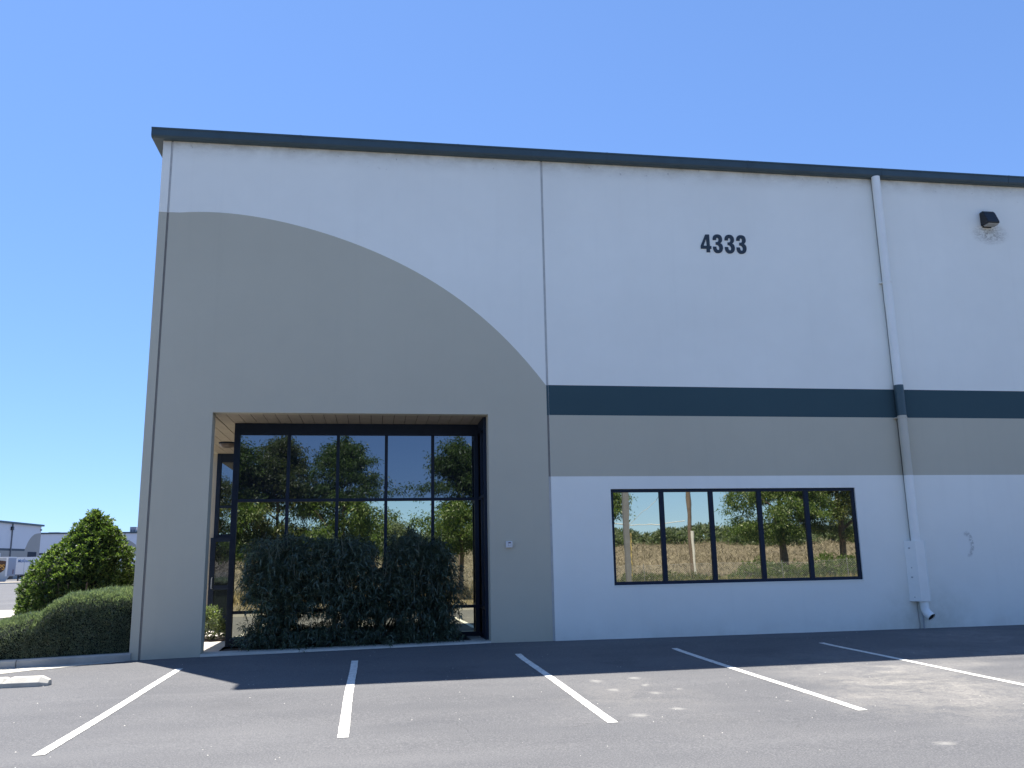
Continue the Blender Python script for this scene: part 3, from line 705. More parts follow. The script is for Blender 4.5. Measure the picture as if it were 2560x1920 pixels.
# ------------------------------------------------------------------ left planter: kerb, wheel stop
kp = [(-2.10, -.04), (-2.6, -.20), (-3.2, -.42), (-3.86, -.62), (-4.6, -.90), (-6, -1.45), (-9, -2.6), (-14, -4.2)]
m = MB(); W2 = .15; segs = []
def kerb_strip(mb, path, w, h, m0=0):
    n_ = len(path)
    for i in range(n_-1):
        (xa, ya), (xb, yb) = path[i], path[i+1]
        za, zb = gz(xa, ya), gz(xb, yb)
        da = np.array([yb-ya, -(xb-xa)]); da = da/np.linalg.norm(da)
        nxv = (-da[0]*w, -da[1]*w) if da[1] < 0 else (da[0]*w, da[1]*w)
        nxv = (0.03, w)
        prof2 = [(0, -.2), (0.0, h-.03), (.12, h-.006), (.3, h), (1, h), (1, -.2)]
        vs_ = [(xa+nxv[0]*t, ya+nxv[1]*t, za+z) for t, z in prof2]+[(xb+nxv[0]*t, yb+nxv[1]*t, zb+z) for t, z in prof2]
        mb.add(vs_, [(k, k+1, k+7, k+6) for k in range(5)]+[(0, 5, 4, 3, 2, 1), (6, 7, 8, 9, 10, 11)], m0)
# kerb stones as separate lengths with open joints
def sub(p, q, t): return (p[0]+(q[0]-p[0])*t, p[1]+(q[1]-p[1])*t)
for path in ([kp[0], kp[1], kp[2], sub(kp[2], kp[3], .72)], [sub(kp[2], kp[3], .745), kp[3], kp[4], kp[5]], [sub(kp[5], kp[6], .01), kp[6], kp[7]]):
    mm = MB(); kerb_strip(mm, path, .16, .13); tag(mm.build('kerb', M['conc']), kind='structure')
# concrete gutter pan in front of the kerb
mm = MB()
gp = [(-2.15, -.10, .10), (-2.6, -.23, .30), (-3.2, -.44, .62), (-3.86, -.64, .98), (-4.6, -.92, 1.15), (-6, -1.46, 1.3), (-9, -2.6, 1.4)]
for i in range(len(gp)-1):
    a, b = gp[i], gp[i+1]
    mm.poly([(a[0], a[1], gz(a[0], a[1])+.006), (b[0], b[1], gz(b[0], b[1])+.006), (b[0], b[1]-b[2], gz(b[0], b[1]-b[2])+.006), (a[0], a[1]-a[2]*.8, gz(a[0], a[1]-a[2])+.006)])
tag(mm.build('gutter_pan', M['conc_pale']), kind='structure')
mm = MB(); nx_, ny_ = 30, 10
V = []
for j in range(ny_+1):
    for i in range(nx_+1):
        x = -12+i*(9.88)/nx_; yf = float(np.interp(x, [k_[0] for k_ in kp[::-1]], [k_[1] for k_ in kp[::-1]]))+.12
        y = yf+(2.0-yf)*j/ny_ if x > -50 else 0
        V.append((x, y, .12+.04*mnoise.noise(Vector((x*2, y*2, 0)))))
Q = [(j*(nx_+1)+i, j*(nx_+1)+i+1, (j+1)*(nx_+1)+i+1, (j+1)*(nx_+1)+i) for j in range(ny_) for i in range(nx_)]
tag(np_mesh('planter_soil', V, Q, M['soil']), kind='structure')
mm = MB(); mm.box(-9, -2.35, 5.4, 11.0, -.05, .12); tag(mm.build('rear_planter', M['soil']), kind='structure')
# wheel stop
m = MB(); z0 = gz(-3, -2.9)
L0, L1 = -4.25, -2.42
sec = [(-.13, 0), (-.13, .062), (-.04, .128), (.08, .128), (.13, .06), (.13, 0)]
c1 = [(L1-.0, y, z0+z-.005) for y, z in sec]
vsA = [(L0+.10, y, z0+z-.005) for y, z in sec]; vsB = [(L1-.12, y, z0+z-.005) for y, z in sec]
endB = [(L1-.01, y*.6, z0+z*.62-.005) for y, z in sec]; endA = [(L0, y*.6, z0+z*.62-.005) for y, z in sec]
rings_ = [endA, vsA]
for t in (.25, .5, .72, .745, .77): rings_.append([(L0+.1+(L1-L0-.22)*t, y, z0+z-.005-(.022 if t == .745 and z > .1 else 0)) for y, z in sec])
rings_ += [vsB, endB]
vs_ = [p for r_ in rings_ for p in r_]; fs_ = []
for i in range(len(rings_)-1):
    for k in range(6): fs_.append((i*6+k, i*6+(k+1) % 6, (i+1)*6+(k+1) % 6, (i+1)*6+k))
fs_ += [tuple(range(6))[::-1], tuple(range((len(rings_)-1)*6, len(rings_)*6))]
m.add([(x, y-2.78+.02*(x+3), z) for x, y, z in vs_], fs_)
o = m.build('wheel_stop', M['conc_pale'], bevel=.006); tag(o, 'pale concrete wheel stop lying on the asphalt at the left edge', 'wheel stop')

# ------------------------------------------------------------------ plants in view
def fol(parent, C, Dn, L, W_, mat, name='foliage', **k): return tag(leaves(name, np.array(C), np.array(Dn), L, W_, mat, parent, **k), kind='stuff' if name in ('tip_shoots', 'top_shoot') else None)

# clipped cone-shaped shrub at the left
cx0 = atY(240, 1277, 3.6); print('cone apex', cx0)
def conebush():
    Y = 3.6
    prof_ = [(1277, 8, 240), (1288, 27, 240), (1300, 40, 240), (1320, 57, 238), (1340, 70, 239), (1360, 86, 236), (1380, 106, 228), (1400, 115, 219), (1420, 130, 207), (1460, 142, 198), (1520, 146, 190), (1575, 140, 188)]
    Z = []; Rr = []; Cx = []
    for v, hw, uc in prof_:
        p = atY(uc, v, Y); a = atY(uc-hw, v, Y); Z.append(p[2]); Cx.append(p[0]); Rr.append(p[0]-a[0])
    Z = np.array(Z[::-1]); Rr = np.array(Rr[::-1]); Cx = np.array(Cx[::-1])
    e = empty('cone_shrub', (float(Cx[0]), Y, 0.1), 'large glossy green shrub clipped to a rounded cone beside the building corner', 'shrub')
    n = 6800   # sprays, each a small rosette
    z = RNG.uniform(.1, Z[-1], n*3)
    r = np.interp(z, Z, Rr); keep = RNG.uniform(0, 1.45, len(z)) < np.maximum(r, .12); z = z[keep][:n]; r = r[keep][:n]; n = len(z)
    th = RNG.uniform(0, 2*math.pi, n); cx = np.interp(z, Z, Cx)
    lump = np.array([mnoise.noise(Vector((math.cos(t)*3.0+5, math.sin(t)*3.0, zz*3.0))) for t, zz in zip(th, z)])
    lump2 = np.array([mnoise.noise(Vector((math.cos(t)*6+9, math.sin(t)*6, zz*6))) for t, zz in zip(th, z)])
    depth = np.abs(RNG.normal(0, .12, n))
    rr = np.maximum(.02, (r-.055)*(1+.12*lump)+.09*lump2 - depth)
    # soft hollow (gap) left of centre
    C0 = np.stack([cx+rr*np.cos(th), Y+rr*np.sin(th), z+.05*lump2], 1)
    out = np.stack([np.cos(th), np.sin(th), np.full(n, .65)], 1)
    gap = (np.abs(th-4.15) < .08) & (np.abs(z-2.0) < .10)
    C0 = C0[~gap]; out = out[~gap]; n = len(C0)
    k = 9
    C = np.repeat(C0, k, 0)+RNG.normal(0, .012, (n*k, 3)); D = np.repeat(unit(out), k, 0)*.9+RNG.normal(0, .62, (n*k, 3))
    fol(e, C, D, .075, .028, M['leaf_cone'], 'foliage', droop=.02)
    # inner dark mass and stems
    bm_ = MB(); rings = []
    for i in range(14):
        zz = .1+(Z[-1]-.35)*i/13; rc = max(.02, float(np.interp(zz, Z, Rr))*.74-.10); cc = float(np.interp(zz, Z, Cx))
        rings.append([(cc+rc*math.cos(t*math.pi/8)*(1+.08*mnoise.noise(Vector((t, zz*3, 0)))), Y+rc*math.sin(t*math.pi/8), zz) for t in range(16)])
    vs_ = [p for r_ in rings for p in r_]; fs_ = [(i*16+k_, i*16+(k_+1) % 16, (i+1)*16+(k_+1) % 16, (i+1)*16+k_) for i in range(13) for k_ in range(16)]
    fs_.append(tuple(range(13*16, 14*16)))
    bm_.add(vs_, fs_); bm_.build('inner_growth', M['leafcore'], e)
    tw = MB()
    for i in range(16):
        t = random.uniform(3.6, 5.4); rr_ = random.uniform(.6, 1.1)
        c = (float(Cx[0])+.3*math.cos(t), Y+.3*math.sin(t), .1); tw.tube([c, (c[0]+.5*math.cos(t), Y+.8*math.sin(t), .8), (float(Cx[0])+rr_*math.cos(t), Y+rr_*math.sin(t), 1.3)], [.03, .02, .008], 6)
    tag(tw.build('stem', M['bark'], e), kind='stuff')
conebush()

# low silver-green hedge behind the kerb (two clipped mounds)
def kerb_y(x): return float(np.interp(x, [p[0] for p in kp[::-1]], [p[1] for p in kp[::-1]]))
def mound(name, label, x0, x1, topf, depth, n, group):
    e = empty(name, ((x0+x1)/2, kerb_y((x0+x1)/2)+.8, .12), label, 'shrub', group)
    C = []; D = []
    xs_ = RNG.uniform(x0, x1, n); ss = RNG.uniform(0, 1, n)
    for x, s in zip(xs_, ss):
        H = topf(x); yf = kerb_y(x)+.10; d_ = depth
        # section: front face, rounded shoulder, top
        end = min(1.0, (x-x0)/.35+.12) if name != 'x' else 1
        H *= (.55+.45*math.sqrt(min(1, (x-x0)/.35+.02)))
        a = s*(H+d_)
        rr = .28
        if a < H-rr: p = (yf, a); nn = (-1, .1)
        elif a < H+rr*.6:
            t = (a-(H-rr))/(rr*1.6)*math.pi/2; p = (yf+rr-rr*math.cos(t), H-rr+rr*math.sin(t)); nn = (-math.cos(t), math.sin(t)+.2)
        else: p = (yf+rr+(a-H-rr*.6), H); nn = (-.1, 1)
        b = .05*mnoise.noise(Vector((x*4, p[0]*4, p[1]*4)))+.03*mnoise.noise(Vector((x*13, p[0]*13, p[1]*13)))-abs(random.gauss(0, .03))
        C.append((x, p[0]+nn[0]*b, .12+p[1]+nn[1]*b)); D.append((random.gauss(0, .5), nn[0]+random.gauss(0, .45), nn[1]*.9+.35+random.gauss(0, .45)))
    C = np.array(C); D = np.array(D)
    fol(e, C, D, .055, .011, M['leaf_silver'], 'foliage', droop=0)
    # upright tips
    k = n//40; idx = RNG.integers(0, n, k); top = C[idx]; top = top[top[:, 2] > .12+.8*np.array([topf(x) for x in top[:, 0]])]
    if len(top): fol(e, top, np.tile([0, 0, 1.0], (len(top), 1))+RNG.normal(0, .2, (len(top), 3)), .11, .008, M['leaf_silver'], 'tip_shoots', droop=0)
    bm_ = MB(); nn_ = 14
    for i in range(nn_):
        xa = x0+.1+(x1-x0-.1)*i/nn_; xb = x0+.1+(x1-x0-.1)*(i+1)/nn_
        ha, hb = topf(xa)*(.55+.45*math.sqrt(min(1, (xa-x0)/.35)))-.07, topf(xb)*(.55+.45*math.sqrt(min(1, (xb-x0)/.35)))-.07
        ya, yb = kerb_y(xa)+.17, kerb_y(xb)+.17
        pa = [(ya, .1), (ya, .12+ha-.2), (ya+.2, .12+ha), (ya+depth-.2, .12+ha), (ya+depth-.1, .1)]; pb = [(yb, .1), (yb, .12+hb-.2), (yb+.2, .12+hb), (yb+depth-.2, .12+hb), (yb+depth-.1, .1)]
        bm_.add([(xa, y, z) for y, z in pa]+[(xb, y, z) for y, z in pb], [(k_, k_+1, k_+6, k_+5) for k_ in range(4)]+([(0, 1, 2, 3, 4)] if i == 0 else []))
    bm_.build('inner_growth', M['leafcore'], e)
mound('hedge_shrub', 'long silver green clipped hedge mound behind the kerb, touching the building corner', -3.66, -2.15, lambda x: float(np.interp(x, [-3.7, -3.5, -3.3, -3.0, -2.6, -2.15], [.72, .84, .95, 1.02, 1.06, 1.05])), 1.5, 42000, 'silver green shrubs behind the left kerb')
mound('hedge_shrub', 'lower silver green mound at the left edge of the picture, behind the kerb', -6.2, -3.60, lambda x: float(np.interp(x, [-6, -4.4, -4.1, -3.9, -3.6], [.4, .50, .60, .68, .72])), 1.3, 30000, 'silver green shrubs behind the left kerb')

# shrub in the entrance bed in front of the glazing (lance-shaped drooping leaves)
def entry_shrub():
    e = empty('entry_shrub', (1.5, .75, .12), 'wide dark shrub with narrow drooping leaves in front of the entrance glazing', 'shrub')
    # outline in the plane y=.6, traced top edge
    top = [(585,1400),(604,1368),(640,1356),(680,1352),(715,1344),(735,1346),(790,1352),(840,1352),(880,1347),(920,1352),(935,1372),(948,1395),(958,1376),(975,1348),(1000,1352),(1018,1340),(1024,1318),(1030,1316),(1038,1340),(1060,1352),(1100,1356),(1118,1364),(1132,1392),(1140,1420)]
    TX = [atY(u, v, .6)[0] for u, v in top]; TZ = [atY(u, v, .6)[2] for u, v in top]
    xl, xr = atY(612, 1400, .6)[0], atY(1136, 1430, .6)[0]
    gaps = [(atY(u, v, .6)[0], atY(u, v, .6)[2], a, b) for u, v, a, b in ((797, 1517, .17, .055), (700, 1521, .14, .04), (790, 1548, .30, .085), (735, 1562, .14, .06), (926, 1553, .16, .07), (975, 1553, .14, .13), (1000, 1517, .10, .04), (952, 1398, .09, .16), (957, 1372, .10, .14), (845, 1532, .06, .04), (1050, 1560, .08, .04), (670, 1575, .1, .04))]
    C = []; D = []; ns = 3700
    while len(C) < ns:
        x = random.uniform(xl-.05, xr+.05); zt = float(np.interp(x, TX, TZ)); z = random.uniform(.12, zt)
        # ragged sides and gaps low down where the glass shows
        u = (x-xl)/(xr-xl); 
        side = .10*mnoise.noise(Vector((z*3.1, 7, 1)))
        if x < xl+.02+side+(.12 if z < .9 else 0)*(1 if z > .55 else -.4) or x > xr-.02+side-(.0): continue
        gapn = mnoise.noise(Vector((x*2.4+3, z*3.4, 5)))
        if z < .92 and z > .38 and gapn > .23: continue
        if z <= .30 and random.random() < .25: continue
        y = random.triangular(.12, 1.12, .5)
        if z > zt-.25: y = random.uniform(.35, .95)
        bulge = .0
        C.append((x, y-bulge, z)); D.append((random.gauss(0, .6), -.35+random.gauss(0, .5), random.gauss(.25, .5)))
    C0 = np.array(C); D0 = unit(np.array(D)); k = 13
    # each spray: leaves along a short arching twig
    s = np.tile(np.linspace(0, .26, k), ns)[:, None]
    Cc = np.repeat(C0, k, 0)+np.repeat(D0, k, 0)*s+np.array([[0, 0, -1.0]])*(s**2)*1.6
    Dd = np.repeat(D0, k, 0)*.5+RNG.normal(0, .65, (ns*k, 3))+np.array([[0, -.1, -.15]])
    zt = np.interp(Cc[:, 0], TX, TZ); ok = (Cc[:, 0] > xl-.04-.18*(Cc[:, 2] < .34)+.05*np.sin(Cc[:, 2]*19)) & (Cc[:, 2] < zt+.06) & (Cc[:, 2] > .06) & (Cc[:, 1] < GY-.07) & (Cc[:, 1] > -.12)
    hole = np.zeros(len(Cc), bool); jit = RNG.normal(0, .10, len(Cc))
    for gx, gz_, ga_, gb_ in gaps: hole |= (((Cc[:, 0]-gx)/ga_)**2+((Cc[:, 2]-gz_+.035)/gb_)**2) < 1+jit*2.2
    ok &= ~hole
    fol(e, Cc[ok], Dd[ok], .115, .020, M['leaf_dark'], 'foliage', droop=.4)
    # upright flower stalks and leggy stems
    tw = MB()
    for i in range(90):
        x = random.uniform(xl+.2, xr-.15); zt = float(np.interp(x, TX, TZ)); y = random.uniform(.1, .7)
        z = random.uniform(.9, zt-.12); dx = random.gauss(0, .05); tw.tube([(x, y, z), (x+dx, y-.03, z+.17), (x+dx*1.6, y-.04, z+random.uniform(.22, .34))], [.004, .003, .002], 4, cap=False)
    tag(tw.build('flower_stalks', simple('pale_twig', (.17, .18, .13), .8), e), kind='stuff')
    tw = MB()
    for i in range(26):
        x = random.uniform(xl+.3, xr-.3); x += (-.05 if x < 1.5 else .05); y = random.uniform(.5, .9)
        tw.tube([(x, y, .1), (x+random.gauss(0, .1), y, .5), (x+random.gauss(0, .2), y-.1, 1.0)], [.016, .012, .006], 6)
    tag(tw.build('stem', M['twig'], e), kind='stuff')
    # the tall shoot standing above the outline
    C = []; D = []; b0 = atY(1031, 1350, .6); t0 = atY(1028, 1316, .6)
    for i in range(60):
        t = random.random(); p = b0+(t0-b0)*t; a = random.uniform(0, 6.28)
        C.append(tuple(p)); D.append((math.cos(a)*(1.1-t), math.sin(a)*(1.1-t), .7))
    for i in range(34):      # ragged new growth standing above the clipped top
        x = random.uniform(xl+.05, xr-.05); z = float(np.interp(x, TX, TZ)); h = random.uniform(.06, .2); yy = random.uniform(.3, .8); lx_ = random.gauss(0, .04)
        for j in range(16):
            t = random.random(); a = random.uniform(0, 6.28); C.append((x+lx_*t, yy, z-.05+h*t)); D.append((math.cos(a)*(1.1-t), math.sin(a)*(1.1-t), .6))
    fol(e, C, D, .12, .020, M['leaf_dark'], 'top_shoot', droop=.5)
entry_shrub()

def bush(name, label, cx, cy, cz, rx, ry, rz, n, L, Wd, mat, cat='shrub', group=None, droop=.1, core=True, kk=8, par=None):
    e = par or empty(name, (cx, cy, cz), label, cat, group)
    m0 = max(8, n//kk); u = unit(RNG.normal(size=(m0, 3))); u[:, 2] = np.abs(u[:, 2])*1.0-.05
    lump = np.array([mnoise.noise(Vector((a*2+cx, b*2+cy, c*2))) for a, b, c in u])
    r = (1+.28*lump-np.abs(RNG.normal(0, .13, m0)))[:, None]
    C0 = np.array([[cx, cy, cz]])+u*r*np.array([[rx, ry, rz]])
    C = np.repeat(C0, kk, 0)+RNG.normal(0, .03*max(rx, .5), (m0*kk, 3)); D = np.repeat(u, kk, 0)*.8+RNG.normal(0, .6, (m0*kk, 3))+np.array([[0, 0, .3]])
    fol(e, C, D, L, Wd, mat, 'foliage', droop=droop)
    return e
# small bush on the sunlit walk and shrubs seen past the pier, left of the doors
bush('porch_bush', 'small pale green leafy bush on the sunlit entry walk behind the left pier', -1.36, 3.0, .16, .30, .35, .62, 2600, .075, .03, M['leaf_door'], kk=7)
bush('porch_shrub', 'tall dusty green shrub seen in the gap between pier and entrance doors', -2.45, 7.4, .1, .62, .5, 1.75, 5000, .08, .03, M['leaf_door'], kk=7)
m = MB(); m.box(-1.75, -1.0, 2.55, 3.5, .1045, .14); tag(m.build('porch_planting_bed', M['soil']), kind='structure')

# ------------------------------------------------------------------ far background on the left
def dir2(a, b): d_ = np.array([b[0]-a[0], b[1]-a[1]]); return d_/np.linalg.norm(d_)
def oriented(name, origin, xdir, label, cat, group=None):
    e = empty(name, tuple(origin), label, cat, group); e.rotation_euler = (0, 0, math.atan2(xdir[1], xdir[0])); return e
def localbuild(mb, name, mats, parent, **k):
    o = mb.build(name, mats, None, **k); o.parent = parent; return o
S_WALL = [simple('far_white', (.66, .67, .70), .85, 0, .03, .3), simple('far_beige', (.36, .345, .32), .85, 0, .03, .3), simple('far_teal', (.05, .07, .09), .6, 0, .05, .5)]
# distant warehouse 1: eave from px (0,1305) to (103,1315)
HW = 9.8
a1 = atZ(0, 1306, HW); b1 = atZ(104, 1316, HW); xd = dir2(a1, b1); L1_ = float(np.linalg.norm((b1-a1)[:2]))
w1 = oriented('far_warehouse', (b1[0], b1[1], 0), xd, 'distant white warehouse with beige quarter arch and dark band, behind the trailers at far left', 'building')
# local x runs along wall, 0 at right corner, negative to the left; face toward -y local
Lw = 75.0
def toZ(u, v, org, xdv):
    # height and local x where the pixel ray meets the wall plane
    r = ray(u, v); nrm = np.array([-xdv[1], xdv[0], 0]); t = ((np.array([org[0], org[1], 0])-CAM)@nrm)/(r@nrm); p = CAM+r*t
    return float((p[:2]-np.array(org[:2]))@xdv), float(p[2])
def Z1(u, v): return toZ(u, v, b1, xd)
zb1 = Z1(50, 1372.0)[1]; zb0 = Z1(50, 1377.5)[1]
xa, za = Z1(63, 1371.5); 
arcp = [Z1(u, v) for u, v in ((63, 1371), (66, 1364), (70, 1355), (75, 1347), (80, 1341), (86, 1336), (92, 1334), (103, 1332.5))]
m = MB()
m.poly([(x, 0, z) for x, z in [(-Lw, zb1)]+[(arcp[0][0], zb1)]+arcp+[(0, arcp[-1][1]), (0, HW), (-Lw, HW)]], 0)
m.poly([(x, 0, z) for x, z in [(-Lw, zb0), (arcp[0][0]-.2, zb0), (arcp[0][0]-.2, zb1), (-Lw, zb1)]], 2)
m.poly([(x, 0, z) for x, z in [(-Lw, 0), (arcp[0][0]-.2, 0), (arcp[0][0]-.2, zb0), (-Lw, zb0)]], 1)
m.poly([(x, 0, z) for x, z in [(arcp[0][0]-.2, 0), (0, 0), (0, arcp[-1][1])]+arcp[::-1]+[(arcp[0][0]-.2, zb1)]], 1)
m.box(-Lw, 0, .02, 60, 0, HW-.05, 0)
localbuild(m, 'wall', S_WALL, w1)
m = MB(); m.box(-Lw, .5, -.35, 60, HW-.02, HW+.32); localbuild(m, 'roof_trim', M['gutter'], w1)
for u in (28,):
    x0_, _ = Z1(u+1.5, 1330); m = MB(); m.box(x0_-.10, x0_+.10, -.2, -.02, 0, HW-.03); localbuild(m, 'downspout', M['post_grey'], w1)
x0_, z0_ = Z1(28.6, 1321); m = MB(); m.box(x0_-.32, x0_+.28, -.35, -.02, z0_-.3, z0_+.3); localbuild(m, 'wall_light', M['black'], w1)
x0_, z0_ = Z1(102, 1325); m = MB(); m.box(x0_-.2, x0_+.15, -.2, -.02, z0_-.15, z0_+.15); localbuild(m, 'wall_light', M['post_grey'], w1)
xa_, zt_ = Z1(69, 1379.5); xb_, _ = Z1(91, 1379.5); m = MB(); m.box(xa_, xb_, -.03, -.005, .2, zt_); localbuild(m, 'window', M['frame'], w1)
xa_, zt_ = Z1(-8, 1378); xb_, _ = Z1(2, 1378); m = MB(); m.box(xa_, xb_, -.03, -.005, .2, zt_-.3); localbuild(m, 'roller_door', S_WALL[0], w1)
# distant warehouse 2
a2 = atZ(90, 1335, HW); b2 = atZ(352, 1332.5, HW); xd2 = dir2(a2, b2)
w2 = oriented('far_warehouse', (b2[0], b2[1], 0), xd2, 'more distant low-looking white warehouse seen on both sides of the cone shrub', 'building')
def Z2(u, v): return toZ(u, v, b2, xd2)
L2 = 60.0
ar2 = [Z2(u, v) for u, v in ((310, 1352), (318, 1349), (324, 1351), (332, 1356), (340, 1362))]
m = MB(); m.box(-L2, 30, 0, 50, 0, HW-.05, 0); localbuild(m, 'wall', S_WALL, w2)
m = MB(); m.poly([(x, -.01, z) for x, z in ar2]+[(ar2[-1][0], -.01, 3), (ar2[0][0]-6, -.01, 3), (ar2[0][0]-6, -.01, ar2[0][1]-1.5)], 1); localbuild(m, 'painted_arch', S_WALL, w2)
m = MB(); m.box(-L2, 30, -.3, 50, HW-.02, HW+.3); localbuild(m, 'roof_trim', M['gutter'], w2)
xa_, zt_ = Z2(98, 1383); xb_, zc_ = Z2(112, 1387.5); m = MB(); m.box(xa_, xb_, -.05, -.01, zc_, zt_); localbuild(m, 'window', M['frame'], w2)
def roofunit(u0, u1, v0, v1, mt, lab):
    x0_, z1_ = Z2(u0, v0); x1_, z0_ = Z2(u1, v1)
    c = b2[:2]+xd2*((x0_+x1_)/2); e = oriented('rooftop_unit', (c[0], c[1]+3, HW+.3), xd2, lab, 'air conditioner', None)
    hw = (x1_-x0_)/2; h = z1_-HW-.3
    m = MB(); m.box(-hw, hw, 0, 2.5, 0, h*.93); localbuild(m, 'casing', mt, e)
    m = MB(); m.box(-hw*1.04, hw*1.04, -.05, 2.55, h*.93, h); localbuild(m, 'top_cover', mt, e)
    for s in (-.5, .45): m = MB(); m.box(hw*(s-.28), hw*(s+.28), -.03, -.001, h*.12, h*.5); localbuild(m, 'vent_grille', M['post_grey'], e)
roofunit(317, 331, 1316, 1332, simple('unit_mauve', (.33, .31, .35), .6), 'boxy grey rooftop air unit on the far warehouse, just left of the building corner')
roofunit(331, 345, 1323.5, 1332, M['roof'], 'long flat pale rooftop duct beside the boxy air unit')
roofunit(110, 136, 1329.5, 1334, M['trailer_white'], 'low white rooftop unit left of the cone shrub top')

# trailers
def trailer(name, u0, u1, D, label, grey=False):
    zt_, zb_ = None, None
    pass
def place(u, v, Y): p = atY(u, v, Y); return p
# grey parcel trailer with shield (front/right part in view)
YT = 112.0
pr_ = place(22, 1392, YT); pt = place(0, 1394.5, YT); zt_ = pr_[2]; zb_ = place(10, 1441, YT)[2]
e = empty('semi_trailer', (pr_[0]-6, YT, 0), 'grey parcel delivery trailer with brown shield emblem, cut by the left edge', 'trailer', 'trailers parked in the far yard')
def tb(mb, name, mat, par, **k): return mb.build(name, M[mat] if isinstance(mat, str) else mat, par, **k)
xr_ = float(pr_[0]); xn = float(place(41, 1400, YT)[0])
m = MB(); m.box(xr_-14, xr_, YT, YT+2.6, zb_, zt_-.15); tb(m, 'body', 'trailer_grey', e)
m = MB(); m.box(xr_-14, xr_+.05, YT-.03, YT+2.63, zt_-.15, zt_); tb(m, 'top_rail', 'trailer_white', e)
m = MB(); m.box(xr_, xr_+.04, YT+.05, YT+2.55, zb_+.1, zt_-.15); tb(m, 'nose_panel', 'trailer_nose', e)
m = MB(); m.box(xr_-.25, xr_-.02, YT-.04, YT-.001, zb_, zt_-.15); tb(m, 'corner_rail', 'trailer_white', e)
m = MB(); m.box(xr_+.041, xr_+.06, YT+1.6, YT+1.9, zb_+.3, zb_+.9); tb(m, 'marker_board', 'redmark', e)
m = MB(); m.poly([(xr_-14, YT-.02, zb_), (xr_+.3, YT-.02, zb_), (xr_-.2, YT-.02, zb_-.75), (xr_-14, YT-.02, zb_-.75)]); tb(m, 'side_skirt', 'trailer_grey', e)
m = MB(); m.box(xr_-14, xr_, YT+.6, YT+2.0, zb_-.35, zb_); tb(m, 'chassis', 'black', e)
for dx_ in (-12.6, -11.2):
    m = MB(); m.tube([(xr_+dx_, YT+.1, .5), (xr_+dx_, YT+.5, .5)], .5, 20); tb(m, 'wheel', 'tyre', e)
# shield
sx = float(place(-2, 1417, YT)[0]); sz = float(place(-2, 1417, YT)[2]); s_ = .95
sh = [(-1, .95), (-.5, 1.05), (0, 1.1), (.5, 1.05), (1, .95), (1, -.1), (.8, -.6), (.4, -.95), (0, -1.15), (-.4, -.95), (-.8, -.6), (-1, -.1)]
m = MB(); m.poly([(sx+x*s_*.85, YT-.012, sz+z*s_*.8) for x, z in sh]); tb(m, 'emblem', 'shield', e)
def text(s, x, y, z, size, mat, parent, width=None, shear=0, name='lettering'):
    cu = bpy.data.curves.new('t', 'FONT'); cu.body = s; cu.size = size; cu.align_x = 'CENTER'; cu.align_y = 'CENTER'; cu.shear = shear; cu.offset = .012*size
    ob = bpy.data.objects.new('t', cu); col.objects.link(ob); dg = bpy.context.evaluated_depsgraph_get()
    me = bpy.data.meshes.new_from_object(ob.evaluated_get(dg)); bpy.data.objects.remove(ob)
    w_ = max(v_.co.x for v_ in me.vertices)-min(v_.co.x for v_ in me.vertices); k = (width/w_) if width else 1
    me.materials.clear(); me.materials.append(mat)
    for v_ in me.vertices: v_.co = Vector((x+v_.co.x*k, y, z+v_.co.y))
    o = bpy.data.objects.new(name, me); link(o, parent)
    if parent.location.length > 0: o.matrix_parent_inverse = Matrix.Translation(parent.location).inverted()
    return o
text('UPS', sx, YT-.02, sz-.1, 1.0, M['gold'], e, width=1.35)
# white trailer with blue lettering
YM = 120.0
p0 = place(40.5, 1393, YM); xl_ = float(p0[0]); zt_ = float(p0[2]); zb_ = float(place(50, 1436, YM)[2])
e = empty('semi_trailer', (xl_+8, YM, 0), 'white box trailer with blue lettering, behind the cone shrub', 'trailer', 'trailers parked in the far yard')
m = MB(); m.box(xl_, xl_+16, YM, YM+2.6, zb_, zt_-.12); tb(m, 'body', 'trailer_white', e)
m = MB(); m.box(xl_-.03, xl_+16.03, YM-.03, YM+2.63, zt_-.12, zt_); tb(m, 'top_rail', 'trailer_white', e)
m = MB(); m.box(xl_, xl_+16, YM-.03, YM+.1, zb_-.14, zb_); tb(m, 'bottom_rail', 'post_grey', e)
for k_ in range(1, 9): m = MB(); m.box(xl_+k_*1.15-.025, xl_+k_*1.15+.025, YM-.014, YM-.001, zb_, zt_-.12); tb(m, 'panel_seam', 'trailer_grey', e)
m = MB(); xg = float(place(42.5, 1450, YM)[0])
for dx_ in (0, .75): m.box(xg+dx_-.08, xg+dx_+.08, YM+.2, YM+.36, .05, zb_)
m.tube([(xg, YM+.28, .5), (xg+.75, YM+.28, zb_-.2)], .05, 6); m.tube([(xg+.75, YM+.28, .5), (xg, YM+.28, zb_-.2)], .05, 6); tb(m, 'landing_gear', 'black', e)
m = MB(); m.box(xl_+.5, xl_+15, YM+.7, YM+1.9, zb_-.4, zb_-.14); tb(m, 'chassis', 'black', e)
for dx_ in (12.6, 14.0): m = MB(); m.tube([(xl_+dx_, YM+.1, .5), (xl_+dx_, YM+.5, .5)], .5, 20); tb(m, 'wheel', 'tyre', e)
tx = place(62, 1402.5, YM); wt = float(place(80, 1402, YM)[0]-place(44.5, 1402, YM)[0])
text('McKinney', float(tx[0]), YM-.03, float(tx[2]), .62, M['blue_print'], e, width=wt, shear=.25)

